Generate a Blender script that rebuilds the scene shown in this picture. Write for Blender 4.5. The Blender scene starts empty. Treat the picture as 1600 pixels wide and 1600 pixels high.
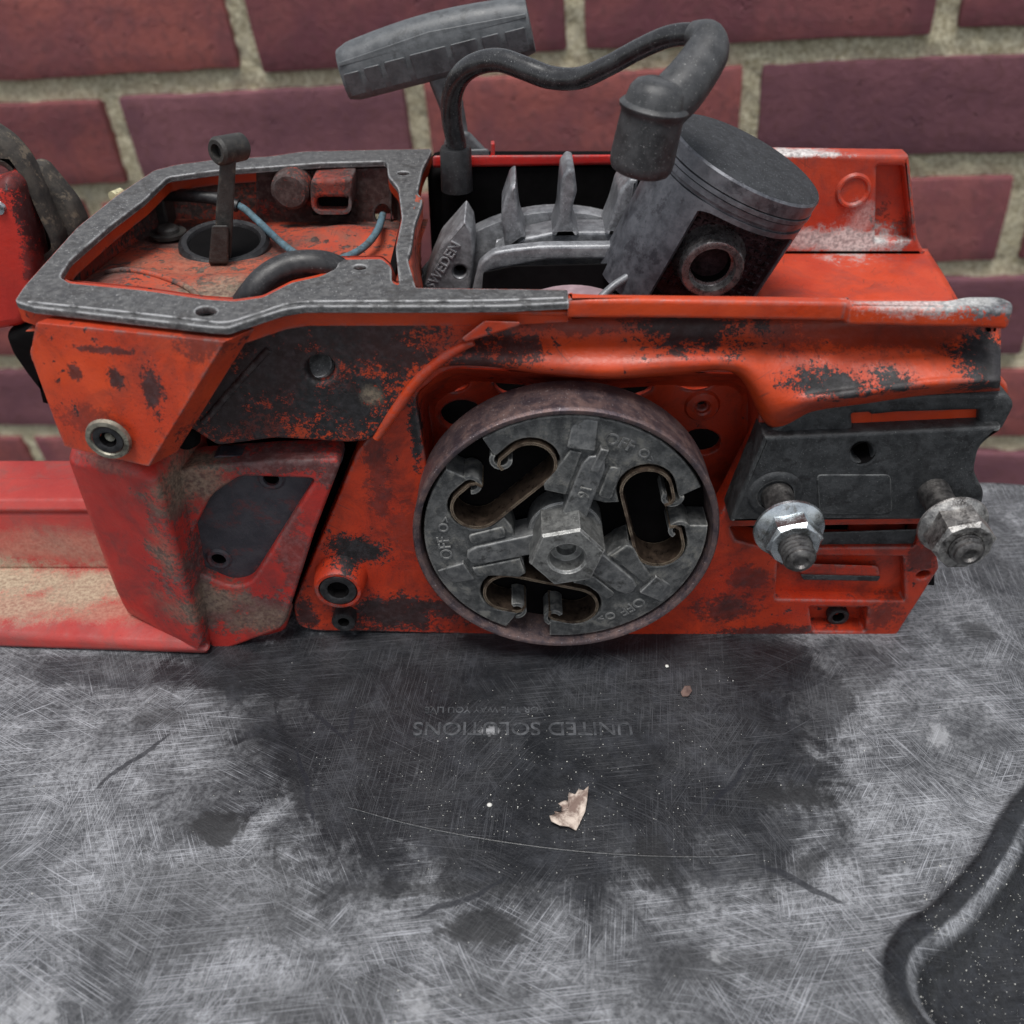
import bpy, bmesh, math, random
import numpy as np
from mathutils import Vector, Matrix, Euler
random.seed(4); rng = np.random.default_rng(4)
S = 0.001                                   # all lengths below are millimetres
scene = bpy.context.scene
col = scene.collection

# ------------------------------------------------------------------ camera
PITCH = math.radians(38); FPX = 1500.0
FW = np.array([0, math.cos(PITCH), -math.sin(PITCH)]); UP = np.array([0, math.sin(PITCH), math.cos(PITCH)]); RT = np.array([1., 0, 0])
CAM = np.array([-13.72, -188.73, 202.38])
cd = bpy.data.cameras.new('camera'); cam = bpy.data.objects.new('camera', cd); col.objects.link(cam)
cam.location = CAM*S; cam.rotation_euler = (math.radians(90)-PITCH, 0, 0)
cd.sensor_width = 36; cd.lens = FPX/1600*36; cd.clip_start = 0.01; cd.clip_end = 50
cd.dof.use_dof = True; cd.dof.focus_distance = 0.250; cd.dof.aperture_fstop = 15
scene.camera = cam

# ------------------------------------------------------------------ sky and sun (overcast)
SUN_EL, SUN_AZ = 75, 200
w = bpy.data.worlds.new('World'); scene.world = w; w.use_nodes = True
wn = w.node_tree; bg = wn.nodes['Background']
sky = wn.nodes.new('ShaderNodeTexSky'); sky.sky_type = 'NISHITA'; sky.sun_disc = False
sky.sun_elevation = math.radians(SUN_EL); sky.sun_rotation = math.radians(SUN_AZ)
hs = wn.nodes.new('ShaderNodeHueSaturation'); hs.inputs['Saturation'].default_value = 0.22
wn.links.new(sky.outputs[0], hs.inputs['Color']); wn.links.new(hs.outputs[0], bg.inputs['Color'])
bg.inputs['Strength'].default_value = 0.07
sd = bpy.data.lights.new('sun', 'SUN'); sd.energy = 1.5; sd.angle = math.radians(24); sd.color = (1, .97, .93)
so = bpy.data.objects.new('sun', sd); col.objects.link(so)
so.rotation_euler = Euler((math.radians(90-SUN_EL), 0, math.radians(180-SUN_AZ)), 'XYZ')
scene.view_settings.view_transform = 'Standard'; scene.view_settings.look = 'None'
scene.view_settings.exposure = 1.05; scene.view_settings.gamma = 1

# ------------------------------------------------------------------ helpers: placing
def ray(x, y): return FW+(x-800)/FPX*RT-(y-800)/FPX*UP
def aY(x, y, Y): d = ray(x, y); return CAM+d*((Y-CAM[1])/d[1])
def aZ(x, y, Z): d = ray(x, y); return CAM+d*((Z-CAM[2])/d[2])
def fil(pts, r=8, n=4):                     # round the corners of a closed outline
    out = []; N = len(pts)
    for i in range(N):
        p = np.array(pts[i][:2], float); a = np.array(pts[i-1][:2], float); b = np.array(pts[(i+1) % N][:2], float)
        rr = pts[i][2] if len(pts[i]) > 2 else r
        da, db = np.linalg.norm(a-p), np.linalg.norm(b-p)
        k = min(rr, da*.45, db*.45)
        if k < .3: out.append(tuple(p)); continue
        s, e = p+(a-p)/da*k, p+(b-p)/db*k
        for j in range(n+1):
            t = j/n; out.append(tuple(s*(1-t)**2+2*p*t*(1-t)+e*t*t))
    return out
def catmull(P, n):                          # resample an open polyline smoothly into n points
    P = np.array(P, float); m = len(P)
    if m == 2: t = np.linspace(0, 1, n)[:, None]; return P[0]*(1-t)+P[1]*t
    Q = np.vstack([2*P[0]-P[1], P, 2*P[-1]-P[-2]])
    u = np.linspace(0, m-1-1e-9, n); i = u.astype(int); t = (u-i)[:, None]
    p0, p1, p2, p3 = Q[i], Q[i+1], Q[i+2], Q[i+3]
    return .5*((2*p1)+(-p0+p2)*t+(2*p0-5*p1+4*p2-p3)*t**2+(-p0+3*p1-3*p2+p3)*t**3)
def ell(cx, cy, rx, ry, n=20, a0=0, tilt=0):
    c, s = math.cos(math.radians(tilt)), math.sin(math.radians(tilt)); o = []
    for k in range(n):
        a = a0+2*math.pi*k/n; x, y = rx*math.cos(a), ry*math.sin(a); o.append((cx+x*c-y*s, cy+x*s+y*c))
    return o

# ------------------------------------------------------------------ helpers: meshes
def link(name, me, mat, parent=None, sharp=32, wn_=False):
    if isinstance(mat, str): mat = M[mat]
    me.materials.clear(); me.materials.append(mat)
    me.polygons.foreach_set('use_smooth', [True]*len(me.polygons))
    if sharp: me.set_sharp_from_angle(angle=math.radians(sharp))
    o = bpy.data.objects.new(name, me); col.objects.link(o)
    if wn_: m = o.modifiers.new('wn', 'WEIGHTED_NORMAL'); m.keep_sharp = True
    if parent is not None:
        o.parent = parent
        o.location = -(ROOTLOC.get(parent.name, Vector((0, 0, 0)))) if parent.name in ROOTLOC else (0, 0, 0)
    return o
ROOTLOC = {}
def mesh(name, v, f, mat, parent=None, sharp=32, wn_=False):
    me = bpy.data.meshes.new(name); me.from_pydata([tuple(np.array(p)*S) for p in v], [], f); me.validate()
    bm = bmesh.new(); bm.from_mesh(me); bmesh.ops.remove_doubles(bm, verts=bm.verts, dist=1e-6)
    bmesh.ops.recalc_face_normals(bm, faces=bm.faces); bm.to_mesh(me); bm.free()
    return link(name, me, mat, parent, sharp, wn_)
def tag(o, label, cat, group=None):
    o['label'] = label; o['category'] = cat
    if group: o['group'] = group
    return o
def root(name, loc, label, cat):
    o = bpy.data.objects.new(name, None); col.objects.link(o); o.location = Vector(loc)*S; o.empty_display_size = .01
    ROOTLOC[o.name] = o.location.copy(); return tag(o, label, cat)
def curve_mesh(loops, t, b, res=2):
    cu = bpy.data.curves.new('c', 'CURVE'); cu.dimensions = '2D'; cu.fill_mode = 'BOTH'
    for lp in loops:
        sp = cu.splines.new('POLY'); sp.points.add(len(lp)-1); sp.use_cyclic_u = True
        for i, p in enumerate(lp): sp.points[i].co = (p[0], p[1], 0, 1)
    cu.extrude = max(t/2-b, .01); cu.bevel_depth = b; cu.bevel_resolution = res; cu.offset = -b
    ob = bpy.data.objects.new('c', cu); col.objects.link(ob)
    dg = bpy.context.evaluated_depsgraph_get(); dg.update()
    me = bpy.data.meshes.new_from_object(ob.evaluated_get(dg)); bpy.data.objects.remove(ob); bpy.data.curves.remove(cu)
    return me
def xform(me, fn):
    n = len(me.vertices); a = np.empty(n*3); me.vertices.foreach_get('co', a); a = a.reshape(-1, 3)
    b = fn(a)*S; me.vertices.foreach_set('co', b.ravel()); me.update()
    bm = bmesh.new(); bm.from_mesh(me); bmesh.ops.remove_doubles(bm, verts=bm.verts, dist=2e-6)
    bmesh.ops.recalc_face_normals(bm, faces=bm.faces); bm.to_mesh(me); bm.free()
def frame_plate(name, loops, o, e1, e2, n, t, b, mat, parent, res=2):      # a bevelled plate in any plane, thickness along n
    me = curve_mesh(loops, t, b, res); o, e1, e2, n = map(lambda q: np.array(q, float), (o, e1, e2, n))
    xform(me, lambda a: o+a[:, :1]*e1+a[:, 1:2]*e2+(a[:, 2:3]+t/2)*n)
    me.name = name; return link(name, me, mat, parent, 35, True)
def vplate(name, out, Y, t, mat, parent, holes=(), b=.8, r=8):             # upright plate facing the camera side (-Y), traced outline
    conv = lambda L: [(p[0], p[2]) for p in (aY(x, y, Y) for x, y in L)]
    loops = [conv(fil(out, r))]+[conv(fil(h, 4) if len(h) < 10 else h) for h in holes]
    return frame_plate(name, loops, (0, Y, 0), (1, 0, 0), (0, 0, 1), (0, 1, 0), t, b, mat, parent)
def hplate(name, out, Z, t, mat, parent, holes=(), b=.5, r=6):             # level plate, top at Z
    conv = lambda L: [(p[0], p[1]) for p in (aZ(x, y, Z) for x, y in L)]
    loops = [conv(fil(out, r))]+[conv(fil(h, 5) if len(h) < 40 else h) for h in holes]
    return frame_plate(name, loops, (0, 0, Z), (1, 0, 0), (0, 1, 0), (0, 0, -1), t, b, mat, parent)
def grid(name, rows, nu, nv, mat, parent, thick=0, sharp=0, closed=False, noise=0):
    R = [catmull(r, nu) for r in rows]; A = np.array([catmull([R[k][j] for k in range(len(R))], nv) for j in range(nu)])
    if noise: A = A+rng.normal(0, noise, A.shape)
    v = A.reshape(-1, 3); f = []
    for i in range(nu-1):
        for j in range(nv-1): f.append((i*nv+j, i*nv+j+1, (i+1)*nv+j+1, (i+1)*nv+j))
    o = mesh(name, v, f, mat, parent, sharp)
    if thick: m = o.modifiers.new('s', 'SOLIDIFY'); m.thickness = thick*S; m.offset = 0
    return o
def ringloft(name, loops, mat, parent, sharp=40):
    n = len(loops[0]); v = [p for L in loops for p in L]; f = []
    for k in range(len(loops)-1):
        for i in range(n): j = (i+1) % n; f.append((k*n+i, k*n+j, (k+1)*n+j, (k+1)*n+i))
    return mesh(name, v, f, mat, parent, sharp)
def hull(name, pts, mat, parent, bev=1.5, seg=3):
    bm = bmesh.new()
    for p in pts: bm.verts.new(np.array(p)*S)
    r = bmesh.ops.convex_hull(bm, input=bm.verts)
    bmesh.ops.delete(bm, geom=list({g for g in r['geom_interior']+r['geom_unused'] if isinstance(g, bmesh.types.BMVert)}), context='VERTS')
    bmesh.ops.dissolve_limit(bm, angle_limit=.06, verts=bm.verts, edges=bm.edges)
    bmesh.ops.recalc_face_normals(bm, faces=bm.faces)
    if bev: bmesh.ops.bevel(bm, geom=list(bm.edges), offset=bev*S, segments=seg, profile=.5, affect='EDGES', clamp_overlap=True)
    bmesh.ops.recalc_face_normals(bm, faces=bm.faces)
    me = bpy.data.meshes.new(name); bm.to_mesh(me); bm.free(); return link(name, me, mat, parent, 35, True)
def box(name, c, s, mat, parent, bev=.6):
    c = np.array(c); return hull(name, [c+np.array((a*s[0]/2, b*s[1]/2, d*s[2]/2)) for a in (-1, 1) for b in (-1, 1) for d in (-1, 1)], mat, parent, bev)
def tube(name, pts, r, mat, parent, n=60, seg=14, flat=None, caps=True):
    P = catmull(pts, n); rr = np.interp(np.linspace(0, 1, n), np.linspace(0, 1, len(r)), r) if hasattr(r, '__len__') else np.full(n, r)
    T = np.gradient(P, axis=0); T /= np.linalg.norm(T, axis=1)[:, None]
    u = np.cross(T[0], (0, 1, 0.3)); u /= np.linalg.norm(u); v = []; f = []
    for k in range(n):
        u = u-T[k]*(u@T[k]); u /= np.linalg.norm(u); q = np.cross(T[k], u)
        for s in range(seg): a = 2*math.pi*s/seg; v.append(P[k]+rr[k]*(u*math.cos(a)+q*math.sin(a)*(flat or 1)))
    for k in range(n-1):
        for s in range(seg): t = (s+1) % seg; f.append((k*seg+s, k*seg+t, (k+1)*seg+t, (k+1)*seg+s))
    if caps: f += [tuple(range(seg)), tuple((n-1)*seg+s for s in range(seg))]
    return mesh(name, v, f, mat, parent, 50)
def lathe(name, prof, o, ax, mat, parent, seg=48, sharp=32, ref=(1, 0, .01), arc=None):   # profile of (radius, distance along ax)
    ax = np.array(ax, float); ax /= np.linalg.norm(ax); u = np.array(ref, float); u -= ax*(u@ax); u /= np.linalg.norm(u); q = np.cross(ax, u)
    v = []; f = []; m = len(prof); o = np.array(o, float)
    for s in range(seg):
        a = 2*math.pi*s/seg
        for r, h in prof: v.append(o+ax*h+r*(u*math.cos(a)+q*math.sin(a)))
    for s in range(seg):
        t = (s+1) % seg
        for k in range(m-1): f.append((s*m+k, s*m+k+1, t*m+k+1, t*m+k))
    return mesh(name, v, f, mat, parent, sharp)
def text(name, s, size, mat, parent, place, depth=.25, align='CENTER', spacing=1.0):
    cu = bpy.data.curves.new('t', 'FONT'); cu.body = s; cu.size = size; cu.extrude = depth; cu.bevel_depth = .04*size*.3; cu.align_x = align; cu.align_y = 'CENTER'; cu.space_character = spacing
    ob = bpy.data.objects.new('t', cu); col.objects.link(ob); dg = bpy.context.evaluated_depsgraph_get(); dg.update()
    me = bpy.data.meshes.new_from_object(ob.evaluated_get(dg)); bpy.data.objects.remove(ob); bpy.data.curves.remove(cu)
    xform(me, place); me.name = name; return link(name, me, mat, parent, 35)

# ------------------------------------------------------------------ materials
M = {}
def lin(r, g, b): return tuple(((c/255+.055)/1.055)**2.4 if c > 10 else c/255/12.92 for c in (r, g, b))+(1,)
class NT:
    def __init__(s, name):
        s.m = bpy.data.materials.new(name); s.m.use_nodes = True; s.t = s.m.node_tree; s.b = s.t.nodes['Principled BSDF']; M[name] = s.m
        s.co = s.t.nodes.new('ShaderNodeTexCoord').outputs['Object']
    def n(s, typ, **k):
        x = s.t.nodes.new(typ)
        for a, v in k.items(): setattr(x, a, v)
        return x
    def put(s, sock, v):
        if isinstance(v, bpy.types.NodeSocket): s.t.links.new(v, sock)
        elif isinstance(v, tuple) and len(v) == 3 and sock.type == 'RGBA': sock.default_value = v+(1,)
        else: sock.default_value = v
    def noise(s, scale, detail=4, rough=.55, vec=None, dist=0):
        x = s.n('ShaderNodeTexNoise'); x.inputs['Scale'].default_value = scale; x.inputs['Detail'].default_value = detail; x.inputs['Roughness'].default_value = rough; x.inputs['Distortion'].default_value = dist
        s.t.links.new(vec or s.co, x.inputs['Vector']); return x.outputs['Fac']
    def math(s, op, a, b=0, c=0):
        x = s.n('ShaderNodeMath', operation=op); s.put(x.inputs[0], a); s.put(x.inputs[1], b); s.put(x.inputs[2], c); return x.outputs[0]
    def ramp(s, f, lo, hi, a=0., b=1.):
        x = s.n('ShaderNodeMapRange', interpolation_type='SMOOTHSTEP'); s.put(x.inputs[0], f)
        for i, v in enumerate((lo, hi, a, b)): x.inputs[i+1].default_value = v
        return x.outputs[0]
    def mix(s, f, a, b, mode='MIX'):
        x = s.n('ShaderNodeMix', data_type='RGBA', blend_type=mode); s.put(x.inputs[0], f); s.put(x.inputs[6], a); s.put(x.inputs[7], b); return x.outputs[2]
    def mapped(s, loc=(0, 0, 0), rot=(0, 0, 0), sc=(1, 1, 1), vec=None):   # turn first, then stretch
        x = s.n('ShaderNodeMapping', vector_type='TEXTURE'); sc = tuple(1/q for q in sc); s.t.links.new(vec or s.co, x.inputs[0]); x.inputs[1].default_value = loc; x.inputs[2].default_value = rot; x.inputs[3].default_value = sc; return x.outputs[0]
    def spots(s, L, nz, amt=.9, soft=.12):          # patches of dirt with their own ragged shape: (centre mm, radii mm, strength)
        acc = None
        for c, r, k in L:
            c = np.array(c)*S; r = r if hasattr(r, '__len__') else (r, r, r)
            sub = s.n('ShaderNodeVectorMath', operation='SUBTRACT'); s.t.links.new(s.co, sub.inputs[0]); sub.inputs[1].default_value = tuple(c)
            dv = s.n('ShaderNodeVectorMath', operation='DIVIDE'); s.t.links.new(sub.outputs[0], dv.inputs[0]); dv.inputs[1].default_value = tuple(q*S for q in r)
            ln = s.n('ShaderNodeVectorMath', operation='LENGTH'); s.t.links.new(dv.outputs[0], ln.inputs[0])
            d = s.math('ADD', ln.outputs['Value'], s.math('MULTIPLY', s.math('SUBTRACT', nz, .5), amt*3))
            m = s.math('MULTIPLY', s.ramp(d, 1+soft, 1-soft), k)
            acc = m if acc is None else s.math('MAXIMUM', acc, m)
        return acc
    def edge(s, r=1.5, lo=.98, hi=.88):              # worn arrises
        bv = s.n('ShaderNodeBevel'); bv.samples = 2; bv.inputs[0].default_value = r*S
        ge = s.n('ShaderNodeNewGeometry'); d = s.n('ShaderNodeVectorMath', operation='DOT_PRODUCT')
        s.t.links.new(bv.outputs[0], d.inputs[0]); s.t.links.new(ge.outputs['Normal'], d.inputs[1]); return s.ramp(d.outputs['Value'], lo, hi)
    def bump(s, h, dist=.3, strength=1., prev=None):
        x = s.n('ShaderNodeBump'); x.inputs['Distance'].default_value = dist*S; x.inputs['Strength'].default_value = strength; s.put(x.inputs['Height'], h)
        if prev: s.t.links.new(prev, x.inputs['Normal'])
        s.t.links.new(x.outputs[0], s.b.inputs['Normal']); return x.outputs[0]
    def out(s, c=None, r=None, metal=None, spec=None):
        if c is not None: s.put(s.b.inputs['Base Color'], c)
        if r is not None: s.put(s.b.inputs['Roughness'], r)
        if metal is not None: s.put(s.b.inputs['Metallic'], metal)
        if spec is not None: s.put(s.b.inputs['Specular IOR Level'], spec)
        return s.m
BLACKG = lin(24, 23, 25)[:3]
def paint(name, base, dirt=(), dust=(), chips=.66, speck=.7, film=.45, rough=.42, chalk=(), dirtcol=BLACKG, scr=.6, filmcol=(70, 46, 42), dustcol=((84, 74, 66), (138, 126, 108))):
    s = NT(name); big = s.noise(45, 5); mid = s.noise(190, 6, .62); fine = s.noise(900, 5, .65); grit = s.noise(2600, 3, .6)
    c = s.mix(s.ramp(big, .35, .68), base, tuple(v*f for v, f in zip(base[:3], (.78, .62, .7))))
    # thin grime film and faded areas
    c = s.mix(s.math('MULTIPLY', s.ramp(s.noise(70, 8, .74, dist=.6), .42, .72), film), c, lin(*filmcol))
    # fine scuffs
    sc = None
    for a, q in ((.5, 1), (1.3, 2), (-.7, 3)):
        nn = s.noise(1, 3, .5, s.mapped((q, q*2, 0), (.4*a, a, .3*a), (70, 70, 1700))); m = s.ramp(nn, .655, .69); sc = m if sc is None else s.math('MAXIMUM', sc, m)
    sc = s.math('MULTIPLY', sc, s.ramp(s.noise(60, 3), .5, .65))
    c = s.mix(s.math('MULTIPLY', sc, scr), c, lin(88, 50, 44))
    chip = s.ramp(s.math('ADD', mid, s.math('MULTIPLY', s.math('SUBTRACT', fine, .5), .25)), chips, chips+.025)
    ch2 = s.ramp(s.noise(430, 4, .6, s.mapped((3, 1, 2), (.3, .6, 0), (1, 1, .55))), chips+.02, chips+.04); chip = s.math('MAXIMUM', chip, s.math('MULTIPLY', ch2, s.ramp(s.noise(38, 3), .44, .56)))
    spk = s.math('MULTIPLY', s.ramp(grit, speck-.03, speck), s.ramp(big, .4, .6))
    mask = s.math('MAXIMUM', s.math('MULTIPLY', chip, .92), s.math('MULTIPLY', spk, .8))
    nz = s.math('ADD', s.math('MULTIPLY', mid, .4), s.math('ADD', s.math('MULTIPLY', fine, .36), s.math('MULTIPLY', grit, .24)))
    if dirt: mask = s.math('MAXIMUM', mask, s.spots(dirt, nz, 2.3, .2))
    dc = s.mix(s.ramp(s.noise(480, 7, .75), .42, .66), dirtcol, tuple(min(1, v*3.2) for v in dirtcol[:3]))
    c = s.mix(mask, c, dc)
    e = s.math('MULTIPLY', s.edge(), s.ramp(s.noise(260, 5, .7), .45, .55)); c = s.mix(s.math('MULTIPLY', e, .85), c, s.mix(fine, lin(40, 38, 40), lin(128, 124, 124)))
    dm = None
    if dust:
        dm = s.spots(dust, nz, 1.5, .5); c = s.mix(dm, c, s.mix(s.ramp(fine, .35, .65), lin(*dustcol[0]), lin(*dustcol[1])))
    if chalk:
        km = s.spots(chalk, nz, 1.5, .35); c = s.mix(km, c, s.mix(s.ramp(fine, .35, .65), lin(150, 150, 150), lin(225, 225, 222)))
    r = s.math('ADD', s.math('MULTIPLY', mask, .2), s.ramp(mid, .3, .7, rough-.1, rough+.15))
    h = s.math('ADD', s.math('SUBTRACT', s.math('MULTIPLY', s.noise(800, 4, .7), .7), s.math('MULTIPLY', s.ramp(s.noise(190, 6, .62), chips, chips+.03), .8)), s.math('MULTIPLY', s.noise(150, 2), .35))
    s.bump(h, .22, .7); s.out(c, r, 0, .45); return s
def metal(name, c1, c2, rough=.45, met=.85, scale=300, bump=.12, specks=None, dirt=None, edges=None):
    s = NT(name); a = s.noise(scale*1.6, 7, .74); g = s.noise(2400, 4, .65)
    c = s.mix(s.ramp(a, .35, .68), c1, c2)
    if specks: c = s.mix(s.ramp(g, .64, .69), c, specks)
    if dirt: c = s.mix(s.math('MULTIPLY', s.ramp(s.noise(170, 8, .78), .52, .62), .8), c, dirt)
    if edges: c = s.mix(s.math('MULTIPLY', s.edge(.6), s.ramp(s.noise(300, 3), .35, .55)), c, edges)
    s.bump(s.math('ADD', s.math('MULTIPLY', g, .6), a), bump, .8); s.out(c, s.ramp(a, .3, .7, rough-.1, rough+.12), met, .5); return s
ORANGE = lin(192, 66, 26); RED = lin(178, 48, 40)
DP = lambda x, y, Y: tuple(aY(x, y, Y))
DZ = lambda x, y, Z: tuple(aZ(x, y, Z))
paint('paint_cove', ORANGE, dirt=[(DP(1085, 510, 14), (15, 9, 5), .95), (DP(1310, 592, 7), (12, 9, 3), 1), (DP(1395, 590, 6), (6, 9, 2.5), 1), (DP(1545, 565, 6), (7, 12, 9), 1), (DP(805, 545, 12), (6, 8, 3), .9), (DP(745, 565, 10), (8, 8, 5), .9), (DP(900, 500, 15), (60, 9, 3), .55), (DP(1380, 512, 14), (50, 9, 4), .5)], chips=.67, film=.5)
paint('paint_grease', ORANGE, dirt=[(DP(440, 570, 8), (17, 12, 17), .97), (DP(545, 630, 8), (11, 12, 12), 1), (DP(560, 535, 8), (18, 12, 9), .95), (DP(345, 610, 8), (10, 15, 16), .98), (DP(600, 515, 8), (10, 12, 6), .9), (DP(380, 660, 8), (12, 12, 7), .8)], dust=[(DP(580, 620, 8), (2.5, 9, 2.5), .8)], chips=.6, film=.6)
paint('paint_case', lin(182, 56, 26), dirt=[(DP(560, 860, 12), (8, 9, 5), 1), (DP(610, 960, 12), (16, 9, 7), .95), (DP(700, 950, 12), (10, 9, 5), .9), (DP(480, 960, 12), (3, 9, 8), .9), (DP(1140, 950, 12), (9, 9, 5), .7), (DP(590, 740, 12), (3, 9, 16), .55), (DP(650, 680, 12), (1.6, 9, 9), 1), (DP(1200, 990, 12), (14, 9, 3), .8), (DP(1330, 1000, 12), (12, 9, 2), .7), (DP(1170, 905, 12), (6, 9, 4), .6), (DP(1380, 960, 12), (5, 9, 5), .6), (DP(640, 830, 12), (6, 9, 9), .4), (DP(560, 990, 12), (16, 9, 2), .9), (DP(1100, 1000, 12), (20, 9, 2), .8), (DP(1440, 870, 12), (4, 9, 5), .7)], chips=.66, speck=.64, film=.75, filmcol=(64, 32, 30))
paint('paint_tank', lin(196, 70, 34), dirt=[(DP(240, 600, -4), (2.5, 9, 6), .9), (DP(185, 590, -3), (1.6, 9, 2.5), .9), (DP(165, 545, -2), (7, 9, .8), .8), (DP(120, 580, -1), (1.5, 9, 2), .8), (DP(140, 650, -1), (7, 9, 4), .45), (DP(320, 530, -6), (6, 9, 4), .6), (DP(300, 660, 5), (6, 8, 14), .7)], chips=.64, speck=.66, film=.55)
paint('paint_red', RED, dirt=[(DP(290, 880, 8), (7, 9, 16), .85), (DP(400, 950, 8), (16, 9, 7), .8), (DP(460, 850, 8), (4, 9, 16), .6), (DP(120, 730, 4), (12, 8, 2), .4), (DP(420, 722, 8), (20, 9, 3), .8), (DP(520, 735, 8), (5, 9, 4), .8), (DP(350, 950, 8), (12, 9, 8), .8), (DP(265, 780, 5), (5, 9, 9), .7), ((-150, 36, 30), (40, 4, 2), .5)], dust=[(DP(300, 755, 5), (9, 12, 8), .85), (DP(265, 850, 5), (4, 9, 9), .5), (DP(320, 940, 6), (12, 9, 6), .6), (DP(420, 965, 8), (14, 9, 5), .5), ((-160, 28, 7), (40, 16, 5), .95), (DP(170, 718, 6), (14, 6, 2), .35), ((-130, 14, 6), (20, 8, 5), .3)], chips=.72, film=.7, rough=.5, filmcol=(92, 46, 46), dirtcol=lin(52, 46, 46)[:3], scr=.35)
paint('paint_floor', lin(178, 74, 46), dirt=[((-112, 85, 92), (16, 14, 12), .85), ((-60, 96, 94), (18, 10, 9), .9), ((-118, 40, 100), (8, 14, 9), .7), ((-70, 60, 95), (12, 10, 8), .45), ((-90, 72, 94), (14, 12, 6), .7)], dust=[((-85, 30, 97), (13, 14, 6), .9), ((-60, 50, 95), (8, 14, 6), .5), ((-100, 55, 95), (20, 14, 6), .3)], chips=.58, film=1., rough=.7, dirtcol=lin(52, 46, 44)[:3], filmcol=(104, 74, 62))
paint('paint_grime_shade', lin(170, 62, 40), dirt=[(DP(600, 300, 100), (14, 30, 16), .9), (DP(520, 345, 98), (30, 30, 5), .9), (DP(450, 300, 92), (7, 30, 7), .8), (DP(430, 290, 100), (16, 30, 10), .95), (DP(300, 300, 100), (30, 30, 12), .95), (DP(520, 285, 92), (6, 14, 3), .5)], chips=.58, film=.8, rough=.65, dirtcol=lin(44, 39, 38)[:3])  # grime on the bosses; far wall's shadow painted in as dark patches
paint('paint_front', lin(192, 70, 42), chalk=[(DP(1330, 378, 97), (15, 10, 4), .95), (DP(1260, 376, 97), (10, 8, 3), .8), (DP(1350, 345, 97), (5, 5, 6), .4), (DP(1250, 240, 98), (12, 6, 1.2), .9)], dirt=[(DP(1380, 350, 97), (4, 6, 6), .7), (DP(1415, 365, 97), (3, 6, 5), .7)], chips=.7, film=.6, filmcol=(112, 60, 58))
paint('paint_dusty', lin(172, 60, 54), dust=[((-175, 27, 7), (30, 9, 5), .95), ((-142, 24, 7), (14, 9, 5), .9), ((-158, 17, 7), (18, 6, 4), .7), ((-133, 15, 6), (14, 4, 5), .4), ((-150, 36, 14), (60, 4, 6), .35)], dirt=[((-150, 44, 24), (50, 3, 2), .6)], chips=.72, film=.75, filmcol=(122, 74, 70), rough=.6, scr=.3, dustcol=((138, 122, 104), (182, 170, 146)))
paint('paint_handle', lin(192, 50, 38), dirt=[(DP(40, 340, 64), (3, 20, 12), .9), (DP(20, 290, 64), (6, 20, 4), .8), (DP(57, 420, 64), (3, 20, 8), .7)], chips=.8, speck=.8, film=.2, scr=.1, rough=.4)
paint('paint_plain', ORANGE, chips=.7, film=.3)
paint('paint_rim', ORANGE, chips=.7, film=.3, chalk=[(DZ(1450, 470, 109), (14, 4, 3), .7)], dirt=[(DZ(1545, 470, 109), (12, 8, 2.2), 1)], dirtcol=lin(70, 72, 75)[:3])
paint('paint_far_rim', lin(196, 36, 30), chips=.75, film=.2)
metal('gasket_face', lin(70, 70, 72), lin(108, 108, 108), .6, .3, 420, .2, specks=lin(215, 215, 215), dirt=lin(64, 62, 62), edges=lin(215, 216, 218))
metal('cast_alloy', lin(118, 120, 124), lin(158, 160, 164), .42, .35, 240, .12, specks=lin(210, 211, 213), dirt=lin(104, 104, 108), edges=lin(225, 226, 230))
metal('piston_alloy', lin(88, 90, 96), lin(120, 122, 128), .42, .55, 200, .06, dirt=lin(66, 66, 72))
metal('piston_crown', lin(44, 46, 49), lin(62, 64, 68), .7, .35, 260, .12, specks=lin(165, 168, 172))
metal('boss_steel', lin(120, 118, 120), lin(176, 174, 174), .28, .8, 260, .08, dirt=lin(74, 66, 68))
metal('piston_web', lin(32, 25, 29), lin(74, 56, 61), .38, .5, 260, .25, dirt=lin(14, 12, 13))
metal('clutch_cast', lin(64, 66, 67), lin(108, 109, 109), .5, .35, 210, .2, specks=lin(130, 131, 130), dirt=lin(128, 127, 122), edges=lin(190, 190, 186))
metal('clutch_arm', lin(92, 94, 96), lin(128, 129, 129), .45, .5, 260, .15, dirt=lin(60, 60, 60), edges=lin(170, 170, 168))
metal('drum_steel', lin(84, 76, 82), lin(126, 104, 100), .45, .6, 150, .3, specks=lin(215, 213, 215), dirt=lin(70, 62, 70))
metal('hex_steel', lin(104, 105, 105), lin(146, 147, 145), .38, .6, 280, .2, specks=lin(190, 190, 186), dirt=lin(70, 70, 68), edges=lin(190, 190, 188))
metal('spring_steel', lin(84, 72, 64), lin(124, 106, 92), .35, .85, 300, .04, edges=lin(232, 214, 186))  # pale edge colour paints a highlight along the ribbon
metal('zinc', lin(175, 182, 186), lin(214, 220, 224), .25, .95, 200, .06, dirt=lin(120, 118, 112))
metal('worn_steel', lin(128, 127, 126), lin(190, 188, 185), .36, .85, 260, .3, dirt=lin(60, 56, 54))
metal('stud_steel', lin(84, 82, 82), lin(128, 126, 124), .4, .85, 260, .15, dirt=lin(50, 48, 48))
metal('screw_black', lin(40, 40, 42), lin(64, 64, 66), .45, .5, 300, .12)
metal('screw_bright', lin(120, 118, 108), lin(160, 156, 142), .45, .7, 300, .12, dirt=lin(64, 60, 56))
metal('bar_pad_metal', lin(46, 48, 50), lin(72, 74, 76), .52, .35, 170, .3, specks=lin(120, 122, 122), dirt=lin(34, 34, 36), edges=lin(128, 130, 130))
metal('rubber', lin(30, 30, 32), lin(46, 46, 48), .42, 0, 300, .1, specks=lin(120, 120, 120))
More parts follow.
